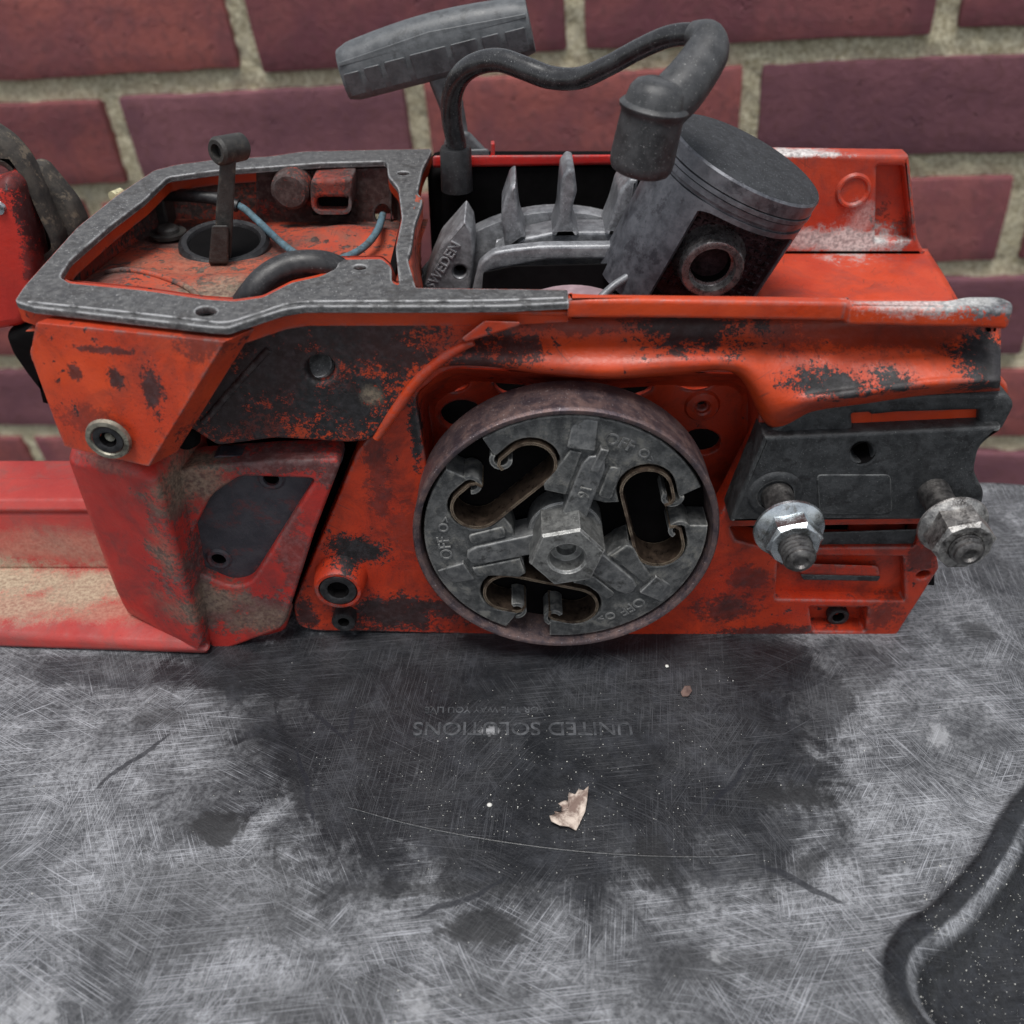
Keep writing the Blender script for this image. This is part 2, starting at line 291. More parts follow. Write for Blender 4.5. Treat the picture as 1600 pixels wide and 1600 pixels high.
metal('lead_rubber', lin(36, 36, 38), lin(56, 57, 59), .24, 0, 130, .025, specks=lin(150, 150, 150))
metal('boot_rubber', lin(46, 47, 49), lin(70, 71, 73), .45, 0, 180, .12, specks=lin(160, 160, 158))
metal('grip_plastic', lin(74, 77, 80), lin(98, 101, 104), .45, 0, 160, .1, dirt=lin(62, 64, 66))
metal('lever_plastic', lin(36, 35, 34), lin(56, 54, 52), .5, 0, 220, .25, dirt=lin(84, 78, 70))
metal('shade_black', lin(9, 8, 9), lin(16, 15, 16), .8, 0, 160, .1).b.inputs['Specular IOR Level'].default_value = .08  # near-black for black parts, painting in the shade of holes and cavities
metal('grimy_pad', lin(40, 40, 48), lin(62, 60, 66), .55, 0, 110, .25, dirt=lin(84, 44, 46))
metal('wire_blue', lin(74, 92, 98), lin(96, 128, 144), .5, 0, 220, .05, dirt=lin(74, 72, 68))
metal('connector_nylon', lin(176, 170, 130), lin(208, 204, 168), .6, 0, 300, .1, dirt=lin(110, 100, 80))
metal('handle_rubber', lin(44, 42, 40), lin(78, 73, 67), .8, 0, 120, .4, dirt=lin(120, 108, 92))
metal('pale_disc', lin(176, 150, 158), lin(198, 172, 180), .4, .3, 120, .03)

# bricks and mortar
def brick_mat(name, c1, c2):
    s = NT(name); a = s.noise(22, 6, .6); f = s.noise(160, 6, .7); g = s.noise(900, 4, .7)
    c = s.mix(s.ramp(a, .36, .66), c1, c2); c = s.mix(s.math('MULTIPLY', s.ramp(f, .46, .66), .6), c, lin(116, 78, 80)); c = s.mix(s.math('MULTIPLY', s.ramp(g, .6, .68), .4), c, lin(80, 56, 60))
    c = s.mix(s.math('MULTIPLY', s.ramp(s.noise(75, 6, .75), .66, .72), .55), c, lin(48, 34, 36)); c = s.mix(s.math('MULTIPLY', s.ramp(s.noise(110, 5, .7), .68, .76), .3), c, lin(170, 140, 132))
    oi = s.n('ShaderNodeObjectInfo'); c = s.mix(1., c, s.mix(oi.outputs['Random'], (.8, .78, .8), (1.12, 1.1, 1.06)), 'MULTIPLY')
    s.bump(s.math('SUBTRACT', s.math('ADD', f, s.math('MULTIPLY', g, .5)), s.math('MULTIPLY', s.ramp(s.noise(95, 3, .6), .66, .72), 1.0)), 1.8, .8); s.out(c, .85, 0, .25)
brick_mat('brick_wine', lin(150, 92, 93), lin(126, 78, 86)); brick_mat('brick_plum', lin(136, 92, 100), lin(118, 80, 90)); brick_mat('brick_red', lin(162, 95, 90), lin(134, 82, 86))
s = NT('mortar'); a = s.noise(60, 6, .7); g = s.noise(420, 5, .75)
c = s.mix(s.ramp(g, .36, .66), lin(184, 172, 138), lin(250, 243, 216)); c = s.mix(s.ramp(a, .55, .75), c, lin(206, 199, 178)); s.bump(s.math('ADD', g, s.math('MULTIPLY', a, .6)), 2.5, 1.); s.out(c, .95, 0, .1)

# scratched plastic of the tabletop
s = NT('scuffed_plastic'); co = s.co
mid = s.noise(38, 7, .68); fine = s.noise(420, 6, .72); grit = s.noise(1500, 4, .7); cloud = s.noise(17, 5, .6)
nz = s.math('ADD', s.math('MULTIPLY', s.noise(70, 7, .7, dist=.8), .75), s.math('MULTIPLY', fine, .25))
scr = None
for k, (ang, ls, ss, lo, w_, ml) in enumerate([(.12, 55, 5200, .55, .12, .40), (-.5, 70, 5600, .56, .12, .46), (.95, 70, 5200, .56, .12, .47), (-1.1, 75, 5600, .57, .1, .47), (1.45, 75, 5600, .57, .1, .45), (-.1, 16, 3600, .65, .05, .48), (.55, 14, 3200, .67, .04, .52)]):
    v = s.mapped((k*3.1, k*1.7, 0), (0, 0, ang), (ls, ss, 1)); n_ = s.noise(1, 2, .45, v, .4)
    m = s.math('MULTIPLY', s.ramp(n_, lo, lo+w_), s.ramp(s.noise(34, 2, .5, s.mapped((k*.37, k*.21, k*.1))), ml, ml+.16)); scr = m if scr is None else s.math('MAXIMUM', scr, m)
dark = s.spots([(DZ(850, 1150, 0), (78, 48, 60), 1), (DZ(620, 1040, 0), (70, 16, 60), 1), (DZ(1000, 1040, 0), (60, 16, 60), 1), (DZ(250, 1045, 0), (40, 7, 60), .7), (DZ(1010, 1290, 0), (46, 17, 20), .85), (DZ(480, 1110, 0), (18, 20, 20), .8), (DZ(1170, 1080, 0), (30, 26, 20), .85), (DZ(1330, 1040, 0), (11, 12, 20), .6), (DZ(1580, 900, 0), (13, 40, 20), .55)], nz, .5, .16)  # dark oval in the scuffing, plus shadow painted along the saw's base
stain = s.spots([(DZ(340, 1300, 0), (6, 5, 9), 1), (DZ(755, 1450, 0), (8, 4, 9), .9), (DZ(245, 1120, 0), (7, 3, 9), .6), (DZ(1240, 1245, 0), (11, 4.5, 9), .95), (DZ(1020, 1335, 0), (4, 6, 9), .8), (DZ(1258, 1348, 0), (4, 4, 9), .6), (DZ(300, 1415, 0), (24, 13, 9), .45), (DZ(1150, 1505, 0), (16, 4, 9), .5), (DZ(700, 1390, 0), (24, 2, 9), .6), (DZ(520, 1560, 0), (30, 6, 9), .4), (DZ(1525, 985, 0), (5, 4, 9), .7)], nz, 1.3, .3)
white = s.spots([(DZ(30, 1575, 0), (12, 7, 9), .5), (DZ(660, 1575, 0), (6, 6, 9), .5), (DZ(1470, 1150, 0), (4, 5, 9), .55), (DZ(760, 1140, 0), (3, 2, 9), .7), (DZ(1120, 1490, 0), (3, 2, 9), .5)], s.math('ADD', s.math('MULTIPLY', nz, .6), s.math('MULTIPLY', s.noise(300, 5, .75), .5)), 2.6, .5)
lvl = s.math('MULTIPLY', s.ramp(mid, .34, .64, .35, 1), s.ramp(cloud, .36, .6, .5, 1))
lvl = s.math('MULTIPLY', s.math('MULTIPLY', lvl, s.ramp(s.noise(700, 7, .8), .38, .62, .3, 1.3)), s.ramp(s.noise(150, 6, .75), .36, .62, .6, 1.15))
c = s.mix(lvl, lin(26, 28, 33), lin(128, 130, 134))
c = s.mix(s.math('MULTIPLY', scr, .5), c, lin(196, 199, 206))
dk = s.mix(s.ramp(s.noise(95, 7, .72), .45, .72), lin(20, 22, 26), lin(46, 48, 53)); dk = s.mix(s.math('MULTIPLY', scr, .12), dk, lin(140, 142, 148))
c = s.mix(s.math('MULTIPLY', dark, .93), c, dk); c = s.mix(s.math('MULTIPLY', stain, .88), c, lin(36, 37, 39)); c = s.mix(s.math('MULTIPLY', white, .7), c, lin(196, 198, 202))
sl = None                                            # a few long dark gouges
for k, (x0, y0, x1, y1, wd) in enumerate([(1175, 1345, 1330, 1420, 1.0), (140, 1240, 270, 1140, .8), (460, 1160, 495, 1300, .7), (1080, 1300, 1190, 1160, .7), (640, 1440, 800, 1370, .7), (545, 1155, 555, 1095, .7), (480, 1110, 545, 1160, .6)]):
    p0, p1 = aZ(x0, y0, 0), aZ(x1, y1, 0); mc = (p0+p1)/2; d = p1-p0; L = np.linalg.norm(d); an = math.atan2(d[1], d[0])
    sub = s.n('ShaderNodeVectorMath', operation='SUBTRACT'); s.t.links.new(co, sub.inputs[0]); sub.inputs[1].default_value = tuple(mc*S)
    v = s.mapped((0, 0, 0), (0, 0, an), (1, 1, 1), sub.outputs[0]); sp = s.n('ShaderNodeSeparateXYZ'); s.t.links.new(v, sp.inputs[0])
    e = s.math('ADD', s.math('POWER', s.math('ABSOLUTE', s.math('DIVIDE', sp.outputs[0], L/2*S)), 2), s.math('POWER', s.math('ABSOLUTE', s.math('DIVIDE', s.math('ADD', sp.outputs[1], s.math('MULTIPLY', s.math('SUBTRACT', s.noise(90, 3), .5), 4*S)), wd*S)), 2))
    m = s.ramp(e, 1.1, .5); sl = m if sl is None else s.math('MAXIMUM', sl, m)
c = s.mix(s.math('MULTIPLY', sl, .8), c, lin(32, 34, 40)); c = s.mix(s.math('MULTIPLY', s.ramp(grit, .7, .73), .5), c, lin(180, 182, 186))
spz = s.n('ShaderNodeSeparateXYZ'); s.t.links.new(co, spz.inputs[0])
low = s.math('MULTIPLY', s.math('MAXIMUM', s.ramp(spz.outputs[2], -.0004, -.003), s.ramp(spz.outputs[2], .0004, .0012)), s.ramp(grit, .72, .66))      # moulded trough and its lip coloured darker than the flat top
c = s.mix(s.math('MULTIPLY', low, .93), c, s.mix(s.ramp(fine, .4, .7), lin(15, 16, 19), lin(34, 36, 41)))
h = s.math('ADD', s.math('MULTIPLY', s.noise(420, 3, .7), .7), s.math('MULTIPLY', s.noise(1500, 2, .7), .4)); s.bump(h, .25, .8)
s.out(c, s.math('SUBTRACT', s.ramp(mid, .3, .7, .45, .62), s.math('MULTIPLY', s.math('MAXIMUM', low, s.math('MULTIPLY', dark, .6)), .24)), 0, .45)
metal('worn_letter', lin(44, 46, 50), lin(86, 88, 92), .5, 0, 200, .1)
s = NT('dry_leaf'); f = s.noise(260, 6, .7); c = s.mix(s.ramp(f, .38, .62), lin(122, 104, 96), lin(206, 192, 180)); s.bump(f, .4, .8); s.out(c, .8, 0, .2)
metal('leaf_brown', lin(84, 66, 62), lin(120, 98, 90), .8, 0, 300, .2)
s = NT('white_grit'); f = s.noise(500, 5); s.out(s.mix(f, lin(190, 188, 180), lin(230, 230, 226)), .9, 0, .1)

# ================================================================== the tabletop
trough = np.array([aZ(x, y, 0)[:2] for x, y in [(1760, 1120), (1660, 1220), (1600, 1292), (1572, 1345), (1530, 1400), (1482, 1448), (1436, 1482), (1419, 1520), (1432, 1570), (1462, 1612), (1500, 1700), (1560, 1850)]])
trough = catmull(trough, 80)
X0, X1, Y0, Y1, STP = -330, 222, -190, 92, 1.8
xs = np.arange(X0, X1+.1, STP); ys = np.arange(Y0, Y1+.1, STP)
GX, GY = np.meshgrid(xs, ys, indexing='ij')
def sdist(px_, py_, C_):                     # signed distance, positive to the right of the trough lip
    best = np.full(px_.shape, 1e9); sg = np.zeros(px_.shape)
    for k in range(len(C_)-1):
        a, b = C_[k], C_[k+1]; d = b-a; t = np.clip(((px_-a[0])*d[0]+(py_-a[1])*d[1])/(d@d), 0, 1)
        qx, qy = px_-(a[0]+t*d[0]), py_-(a[1]+t*d[1]); L = np.hypot(qx, qy); cr = d[0]*qy-d[1]*qx
        m = L < best; best = np.where(m, L, best); sg = np.where(m, np.sign(cr), sg)
    return best*sg
sg = sdist(GX, GY, trough)
def sstep(a, b, x): t = np.clip((x-a)/(b-a), 0, 1); return t*t*(3-2*t)
GZ = -9*sstep(-1, 9, sg)+1.8*np.exp(-((sg+3.0)/3.0)**2)-2.5*sstep(12, 30, sg)
GZ = GZ-.0*GX
CR = 66                                      # rounded far right corner and rolled edge
dx = np.maximum(GX-(X1-CR), 0); dy = np.maximum(GY-(Y1-CR), 0)
edge = np.where((dx > 0) & (dy > 0), CR-np.hypot(dx, dy), np.minimum(X1-GX, Y1-GY))
GZ = GZ-np.where(edge < 7, 7-np.sqrt(np.clip(49-(7-np.clip(edge, 0, 7))**2, 0, 49)), 0)
GXc, GYc = GX.copy(), GY.copy()
over = edge < 0                              # pull vertices beyond the corner onto its arc and down the side
L_ = np.hypot(dx, dy)+1e-9
GXc = np.where(over, (X1-CR)+dx/L_*CR, GX); GYc = np.where(over, (Y1-CR)+dy/L_*CR, GY); GZ = np.where(over, -7+np.maximum(edge, -26), GZ)
V = np.stack([GXc, GYc, GZ], -1); nx, ny = GX.shape; v = list(V.reshape(-1, 3)); f = [(i*ny+j, (i+1)*ny+j, (i+1)*ny+j+1, i*ny+j+1) for i in range(nx-1) for j in range(ny-1)]
rim = [i*ny+ny-1 for i in range(nx)]; base = len(v)
for k in rim: q = np.array(v[k]); v.append((q[0], q[1], -34))
f += [(rim[i], rim[i+1], base+i+1, base+i) for i in range(len(rim)-1)]
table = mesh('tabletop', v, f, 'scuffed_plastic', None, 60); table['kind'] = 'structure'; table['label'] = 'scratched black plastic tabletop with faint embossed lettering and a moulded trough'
# embossed lettering, upside down as seen from here, and the moulded ring
o = aZ(817, 1138, 0); text('embossed_lettering', 'UNITED SOLUTIONS', 6.2, 'worn_letter', table, lambda a: np.stack([o[0]-a[:, 0]*1.02, o[1]-a[:, 1], .12+a[:, 2]], -1), .12, spacing=1.0)
o2 = aZ(757, 1109, 0); text('embossed_tagline', 'FOR THE WAY YOU LIVE', 2.9, 'worn_letter', table, lambda a: np.stack([o2[0]-a[:, 0], o2[1]-a[:, 1], .1+a[:, 2]], -1), .1)
tube('moulded_line', [aZ(x, y, .03) for x, y in [(545, 1262), (640, 1288), (750, 1310), (880, 1328), (1000, 1337), (1110, 1339), (1180, 1335)]], .35, 'scuffed_plastic', table, 60, 8)

# ================================================================== brick wall
WQ = (-178.908, 448.116, 79.011); WE = (0.0407296, -0.083556, -0.1538445); BW, BH = 203.0, 67.7
wm = Matrix.Translation(Vector(WQ)*S) @ Euler(WE, 'XYZ').to_matrix().to_4x4()
wall = bpy.data.objects.new('brick_wall', None); col.objects.link(wall); wall.matrix_world = wm
tag(wall, 'wine red brick wall with sandy mortar joints behind the chainsaw', 'wall')
def brick_mesh(k, bl):
    bm = bmesh.new(); bmesh.ops.create_cube(bm, size=1); L, H, D = bl*S, 54*S, 60*S
    bmesh.ops.scale(bm, vec=(L, D, H), verts=bm.verts)
    bmesh.ops.subdivide_edges(bm, edges=[e for e in bm.edges if abs(e.verts[0].co.x-e.verts[1].co.x) > .01], cuts=9)
    bmesh.ops.subdivide_edges(bm, edges=[e for e in bm.edges if abs(e.verts[0].co.z-e.verts[1].co.z) > .01], cuts=3)
    r = random.Random(k)
    ed = [e for e in bm.edges if len(e.link_faces) == 2 and e.calc_face_angle(0) > .5]
    for v_ in bm.verts:
        if any(e in ed for e in v_.link_edges): v_.co += Vector((r.gauss(0, .3), r.gauss(0, .3), r.gauss(0, .35)))*S
        else: v_.co.y += r.gauss(0, .3)*S
    ed = [e for e in bm.edges if len(e.link_faces) == 2 and e.calc_face_angle(0) > .5]
    bmesh.ops.bevel(bm, geom=ed, offset=2.2*S, segments=2, profile=.6, affect='EDGES')
    me = bpy.data.meshes.new('brick'); bm.to_mesh(me); bm.free(); me.polygons.foreach_set('use_smooth', [True]*len(me.polygons)); me.set_sharp_from_angle(angle=math.radians(50)); return me
BM = {}
for k in range(4):
    for mt in ('brick_wine', 'brick_plum', 'brick_red'):
        me = brick_mesh(k, 190); me.materials.append(M[mt]); BM[k, mt] = me
offs = {2: .3, 5: .6, 4: .1, 3: .45}
for cr in range(-1, 9):
    off = offs.get(cr, 0 if cr % 2 == 0 else .5)
    for i in range(-5, 5):
        u = i+off+.5
        if not -4.4 < u < 4.2: continue
        mt = random.choice(['brick_wine', 'brick_plum', 'brick_red', 'brick_plum'])
        if cr == 0: mt = 'brick_red' if u < 0 else 'brick_wine'
        if cr == 1: mt = 'brick_plum' if (u > 1.4 or -.6 < u < .6) else 'brick_red'
        if cr in (2, 3) and u > 1: mt = 'brick_wine' if cr == 2 else 'brick_plum'
        b = bpy.data.objects.new('brick', BM[random.randrange(4), mt]); col.objects.link(b); b.parent = wall
        b.location = Vector((u*BW+random.gauss(0, .8), 30+random.gauss(0, .7), -cr*BH+random.gauss(0, .8)))*S
        b.rotation_euler = (random.gauss(0, .006), random.gauss(0, .006)+(math.pi if random.random() < .5 else 0), random.gauss(0, .006))
mv = []; mf = []; nx, nz_ = 300, 150
for i in range(nx):
    for j in range(nz_): mv.append((-900+i*1780/(nx-1), 4.5+random.gauss(0, 1.0), 110-j*720/(nz_-1)))
for i in range(nx-1):
    for j in range(nz_-1): mf.append((i*nz_+j, i*nz_+j+1, (i+1)*nz_+j+1, (i+1)*nz_+j))
mo = mesh('mortar', mv, mf, 'mortar', None, 0); mo.parent = wall

# ================================================================== chainsaw
SAW = root('chainsaw', (0, 50, 0), 'stripped orange chainsaw power head with exposed piston and clutch, standing on the tabletop', 'chainsaw')
# ---- grey flange round the rear compartment
FO = [(22, 470), (37, 447), (120, 355), (182, 305), (240, 266), (275, 257), (335, 249), (420, 244), (475, 236), (676, 232), (660, 264), (652, 300), (661, 312), (648, 350), (643, 385), (637, 405), (650, 449, 2), (700, 450), (887, 452, 1), (889, 472, 1), (795, 477), (700, 478), (575, 478), (475, 478), (440, 484), (355, 512), (325, 510), (50, 479)]
FI = [(93, 432), (110, 405), (174, 350), (225, 312), (262, 276), (335, 266), (420, 260), (500, 254), (604, 251), (606, 274), (622, 293), (628, 340), (618, 387), (624, 446), (612, 440), (612, 417), (597, 404), (530, 405), (525, 419), (500, 431), (455, 441), (410, 464), (367, 470), (322, 467), (225, 453), (110, 442)]
TH1, TH2, TH3 = ell(322, 486, 17, 8), ell(562, 417, 10, 4), ell(630, 270, 9, 3)
fl = hplate('top_flange', FO, 109, 1.8, 'gasket_face', SAW, [fil(FI, 6), TH1, TH2, TH3], .4)
hplate('flange_rim', FO, 107.1, 5.0, 'paint_plain', SAW, [fil([(x, y-3) for x, y in FI], 6), ell(322, 487, 21, 10), ell(630, 272, 11, 4)], .3)
for (cx, cy, r_) in ((322, 486, 3.2), (562, 417, 1.7), (630, 270, 1.8)):
    o = aZ(cx, cy, 108.6); lathe('threaded_hole', [(r_*1.02, .2), (r_*.72, -.1), (r_*.82, -1), (r_*.7, -1.7), (r_*.82, -2.4), (r_*.7, -3.1), (r_*.7, -5)], o, (0, 0, 1), 'stud_steel', fl, 28); lathe('hole_dark', [(r_*.8, -1.9), (.01, -1.9)], o, (0, 0, 1), 'shade_black', fl, 20)
tube('gasket_edge', [aZ(x, y, 109.15) for x, y in [(45, 472), (180, 486), (300, 499), (352, 504), (400, 491), (455, 474), (520, 471), (620, 471), (760, 470), (880, 466)]], .32, 'gasket_face', fl, 90, 8)
# ---- rear compartment
def comp(x, y):                               # floor height field (mm)
    z = 99-(y-22)*.115
    z += 2.6*math.exp(-(((x+112)/9)**2+((y-40)/22)**2)) + 2.2*math.exp(-(((x+86)/20)**2+((y-42)/8)**2))
    z -= 1.6*math.exp(-(((x+100)/14)**2+((y-52)/5)**2)); z += 3.5*math.exp(-(((x+62)/16)**2+((y-84)/9)**2)); return z
v = []; f = []; nx, ny = 56, 60
for i in range(nx):
    for j in range(ny): x, y = -124+i*84/(nx-1), 8+j*97/(ny-1); v.append((x, y, comp(x, y)))
f = [(i*ny+j, (i+1)*ny+j, (i+1)*ny+j+1, i*ny+j+1) for i in range(nx-1) for j in range(ny-1)]
cfl = mesh('compartment_floor', v, f, 'paint_floor', SAW, 0)
inn = [aZ(x, y-2, 103)[:2] for x, y in fil(FI, 6)]; cen = np.mean(inn, 0)
ringloft('compartment_wall', [[(p[0]+(p[0]-cen[0])*k, p[1]+(p[1]-cen[1])*k, z) for p in inn] for k, z in ((.0, 103.5), (.03, 101), (.035, 93), (.02, 85))], 'paint_grime_shade', SAW)
cr_ = tube('cast_rib', [(x, y, comp(x, y)+.3) for x, y in [(-119, 46), (-112, 43), (-104, 41), (-96, 36), (-91, 30), (-88, 22)]], .8, 'paint_floor', SAW, 40, 8)
o = aZ(352, 386, 94); lathe('intake_boot', [(13, -3), (12.6, 1.5), (11.6, 2.4), (10.2, 2.2), (9.4, .6), (9, -6), (.01, -6)], o, (0.05, -.12, 1), 'rubber', SAW, 44)
lathe('boot_shade_disc', [(9.6, 1.3), (.01, 1.0)], o, (0.05, -.12, 1), 'shade_black', SAW, 32)  # black disc paints the shade inside the boot mouth
# throttle lever
lv = hull('throttle_lever', [aY(x, y, Y) for Y in (62, 66) for x, y in [(344, 250), (369, 250), (366, 350), (361, 408), (336, 408), (337, 330)]], 'lever_plastic', SAW, .6)
hull('lever_step', [aY(x, y, Y) for Y in (57, 62.2) for x, y in [(331, 352), (357, 352), (357, 412), (326, 412)]], 'lever_plastic', lv, .6)
p = aY(357, 233, 64); lathe('lever_knob', [(.01, -5), (2.8, -5), (3.5, -4.3), (3.6, 3.4), (2.9, 4.2), (1.9, 4.2), (1.7, 2), (.01, 2)], p, (-.55, -.8, .1), 'lever_plastic', lv, 24)
# ignition wire, sleeve and connector
iw = tube('ignition_wire', [aZ(368, 318, 99), aZ(385, 329, 98.5), aZ(410, 352, 97), aZ(440, 380, 97), aZ(467, 399, 97.5), aZ(500, 410, 98.5), aZ(540, 402, 98.5), aZ(570, 385, 98), aZ(590, 360, 98.5), aZ(598, 336, 97)], 1.05, 'wire_blue', SAW, 70, 10)
tube('wire_sleeve', [aZ(262, 304, 100), aZ(300, 306, 101), aZ(340, 311, 100.5), aZ(372, 322, 98.8)], 1.9, 'rubber', iw, 30, 12)
hull('connector', [p+np.array((dx_, dy_, dz_)) for p in (aZ(258, 300, 100),) for dx_, dy_, dz_ in [(-7, -5, -1), (4, 6, 1), (-4.5, -7, -1), (6.5, 4, 1), (-7, -5, 2.2), (4, 6, 4), (-4.5, -7, 2.2), (6.5, 4, 4)]], 'connector_nylon', iw, .5)
hull('connector_plug', [aZ(240, 320, 96)+np.array(q) for q in [(-4, -5, -6), (5, -5, -6), (-4, 4, -6), (5, 4, -6), (-3, -4, 3), (5, -4, 3), (-3, 4, 3), (5, 4, 3)]], 'lever_plastic', iw, 1)
lathe('clamp_screw', [(.01, 1.6), (2.6, 1.6), (3.2, 1), (3.4, 0), (5.2, 0), (5.2, -1), (.01, -1)], aZ(262, 362, 94.6), (0, 0, 1), 'lever_plastic', SAW, 24)
# oval boss in the far wall
vplate('far_wall', [(400, 270, 2), (612, 262, 2), (612, 350, 2), (400, 350, 2)], 101.5, 2, 'paint_grime_shade', SAW, [ell(598, 336, 13, 17)], .3)
ob = vplate('oval_boss', [(484, 296, 14), (486, 282, 4), (549, 280, 4), (551, 296, 14), (549, 334, 14), (486, 334, 14)], 90, 12, 'paint_grime_shade', SAW, [fil([(494, 309, 10), (544, 309, 10), (544, 330, 10), (494, 330, 10)], 10, 6)], 1)
hull('boss_core', [aY(x, y, Y) for Y in (94, 101) for x, y in [(488, 300), (548, 300), (548, 336), (488, 336)]], 'shade_black', ob, .3)
lathe('round_boss', [(.01, 0), (4.6, 0), (5.6, -1), (6, -8)], aY(452, 300, 92), (0, -1, 0), 'paint_grime_shade', SAW, 24)
tube('fuel_hose', [aZ(378, 482, 100), aZ(395, 459, 104), aZ(418, 434, 107), aZ(452, 416, 108.5), aZ(490, 412, 108.5), aZ(520, 418, 107), aZ(545, 436, 104)], 3.3, 'rubber', SAW, 60, 18)
# ridge between compartment and engine bay
grid('bay_ridge', [[aZ(640, 300, 106), aZ(632, 340, 107), aZ(626, 390, 107), aZ(630, 440, 107)], [aZ(657, 312, 108.6), aZ(648, 350, 107), aZ(640, 390, 106.5), aZ(641, 448, 107)], [aZ(657, 330, 98), aZ(652, 360, 95), aZ(648, 400, 95), aZ(652, 455, 97)], [aZ(655, 360, 84), aZ(655, 390, 84), aZ(655, 420, 84), aZ(660, 470, 84)]], 26, 14, 'paint_floor', SAW, 1.2, noise=.12)

# ---- dark cores that close the casing from inside
hull('crankcase_core', [(x, y, z) for x in (-58, 84) for y in (52, 100) for z in (3, 62)], 'shade_black', SAW, 1)
hull('tank_core', [(x, y, z) for x in (-118, -61) for y in (22, 98) for z in (2, 82)], 'shade_black', SAW, 1)
hull('bay_wall', [(x, y, z) for x in (-46, -44) for y in (14, 104) for z in (60, 98)], 'shade_black', SAW, .3)
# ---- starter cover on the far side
stc = vplate('starter_cover', [(690, 262, 1), (1240, 262, 1), (1240, 470, 1), (690, 470, 1)], 104, 3, 'shade_black', SAW, b=.3)
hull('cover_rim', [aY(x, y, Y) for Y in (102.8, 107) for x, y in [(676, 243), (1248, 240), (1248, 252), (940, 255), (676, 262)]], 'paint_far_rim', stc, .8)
hull('cover_back', [(x, y, z) for x in (-40, 75) for y in (107.5, 128) for z in (4, 104)], 'shade_black', stc, 3)
box('rim_tab', aY(770, 234, 105)+np.array((0, 0, 0)), (1.2, 3, 4.5), 'paint_far_rim', stc, .3)
# ---- front block: upright panel with recess and boss, level floor
fp = vplate('front_panel', [(1200, 240, 1), (1421, 243, 3), (1434, 372, 8), (1446, 398, 2), (1200, 398, 1)], 98, 7, 'paint_front', SAW, [[(1371, 260), (1413, 260), (1425, 376), (1368, 376)]], 1.2, 2)
hull('panel_recess', [aY(x, y, Y) for Y in (103, 104.6) for x, y in [(1365, 255), (1417, 255), (1430, 380), (1362, 380)]], 'paint_front', fp, .2)
lathe('panel_boss', [(.01, .3), (3.6, .3), (4.2, .9), (4.8, .9), (5.4, 0)], aY(1333, 298, 98), (0, -1, 0), 'paint_front', fp, 32)
grid('front_floor', [[aZ(1180, 388, 80.5), aZ(1320, 390, 80.5), aZ(1448, 392, 80.5)], [aZ(1180, 394, 80), aZ(1320, 396, 80), aZ(1450, 398, 80)], [aZ(1180, 430, 80), aZ(1320, 430, 80), aZ(1472, 432, 80)], [aZ(1180, 478, 80), aZ(1320, 478, 80), aZ(1499, 479, 80)]], 30, 24, 'paint_front', SAW, 2)
hull('front_end', [(x, y, z) for x, y in ((80, 18), (96, 18), (100, 60), (100, 98), (80, 98)) for z in (20, 79)], 'paint_case', SAW, 2)
# ---- near rim on the bar side
hplate('near_rim', [(887, 456, 1), (930, 458, 2), (1200, 461), (1326, 463, 1), (1332, 468, 1), (1480, 468), (1510, 462), (1562, 462, 10), (1585, 472, 8), (1583, 486, 4), (1540, 483), (1330, 479, 2), (1322, 473, 2), (1000, 468), (887, 469, 1)], 109, 4.6, 'paint_rim', SAW, b=1.0, r=8)
# ---- coved side under the rim
CX = [625, 690, 760, 850, 950, 1050, 1150, 1205, 1270, 1350, 1450, 1562]
def row(ys, Ys): return [aY(x, y, Y) for x, y, Y in zip(CX, ys, Ys)]
n = len(CX)
grid('side_cove', [row([488]*n, [8]*n), row([497]*n, [11, 13, 14, 15, 15, 15, 15, 15, 15, 15, 15, 14.5]), row([525, 522, 524, 526, 526, 526, 526, 526, 528, 528, 528, 528], [10, 12.5, 14, 14, 14, 14, 14, 14, 13.5, 13, 13, 13]),
     row([590, 556, 553, 560, 566, 562, 560, 570, 570, 567, 562, 560], [9.5, 10, 9.5, 9, 8.5, 8, 8, 8, 8, 7.5, 7, 7]), row([598, 566, 564, 574, 581, 575, 573, 604, 610, 602, 590, 585], [10, 9.5, 9, 8, 7.5, 7.5, 7.5, 5, 4.5, 3.5, 3, 3]),
     row([601, 570, 568, 579, 586, 580, 578, 638, 626, 615, 602, 596], [13, 11, 11, 10, 9.5, 9.5, 9.5, 5, 3, 2.4, 2.2, 2.4]), row([603, 573, 571, 582, 589, 583, 581, 664, 640, 628, 614, 607], [20, 18, 18, 17, 17, 17, 17, 10, 9, 9, 9, 9])], 110, 50, 'paint_cove', SAW, 1.2)
vplate('cove_end', [(1540, 500, 2), (1562, 498, 2), (1556, 580, 4), (1578, 604, 8), (1574, 640, 4), (1540, 640, 2)], 13.5, 10, 'paint_cove', SAW, b=1.2)
# ---- greasy side panel left of the drum, with its hole and tab
sp_ = vplate('side_panel', [(368, 517), (450, 492), (640, 490), (770, 492), (757, 512), (735, 534), (700, 553, 14), (650, 593, 14), (612, 645, 14), (580, 690, 10), (545, 693), (430, 686), (372, 694), (340, 698), (292, 668), (330, 600)], 8, 9, 'paint_grease', SAW, [ell(500, 577, 23, 21)], 1.2, 8)
lathe('boss_pin', [(.01, 0), (3.2, 0), (3.7, -.5), (4, -6)], aY(497, 569, 12.5), (.0, -.6, .7), 'gasket_face', sp_, 24)
hull('hole_back', [aY(x, y, Y) for Y in (15, 17.2) for x, y in [(450, 530), (550, 530), (550, 630), (450, 630)]], 'shade_black', sp_, .2)
tube('cast_ridge', [aY(420, 545, 8), aY(370, 600, 8), aY(318, 660, 8)], .9, 'paint_grease', sp_, 20, 10)
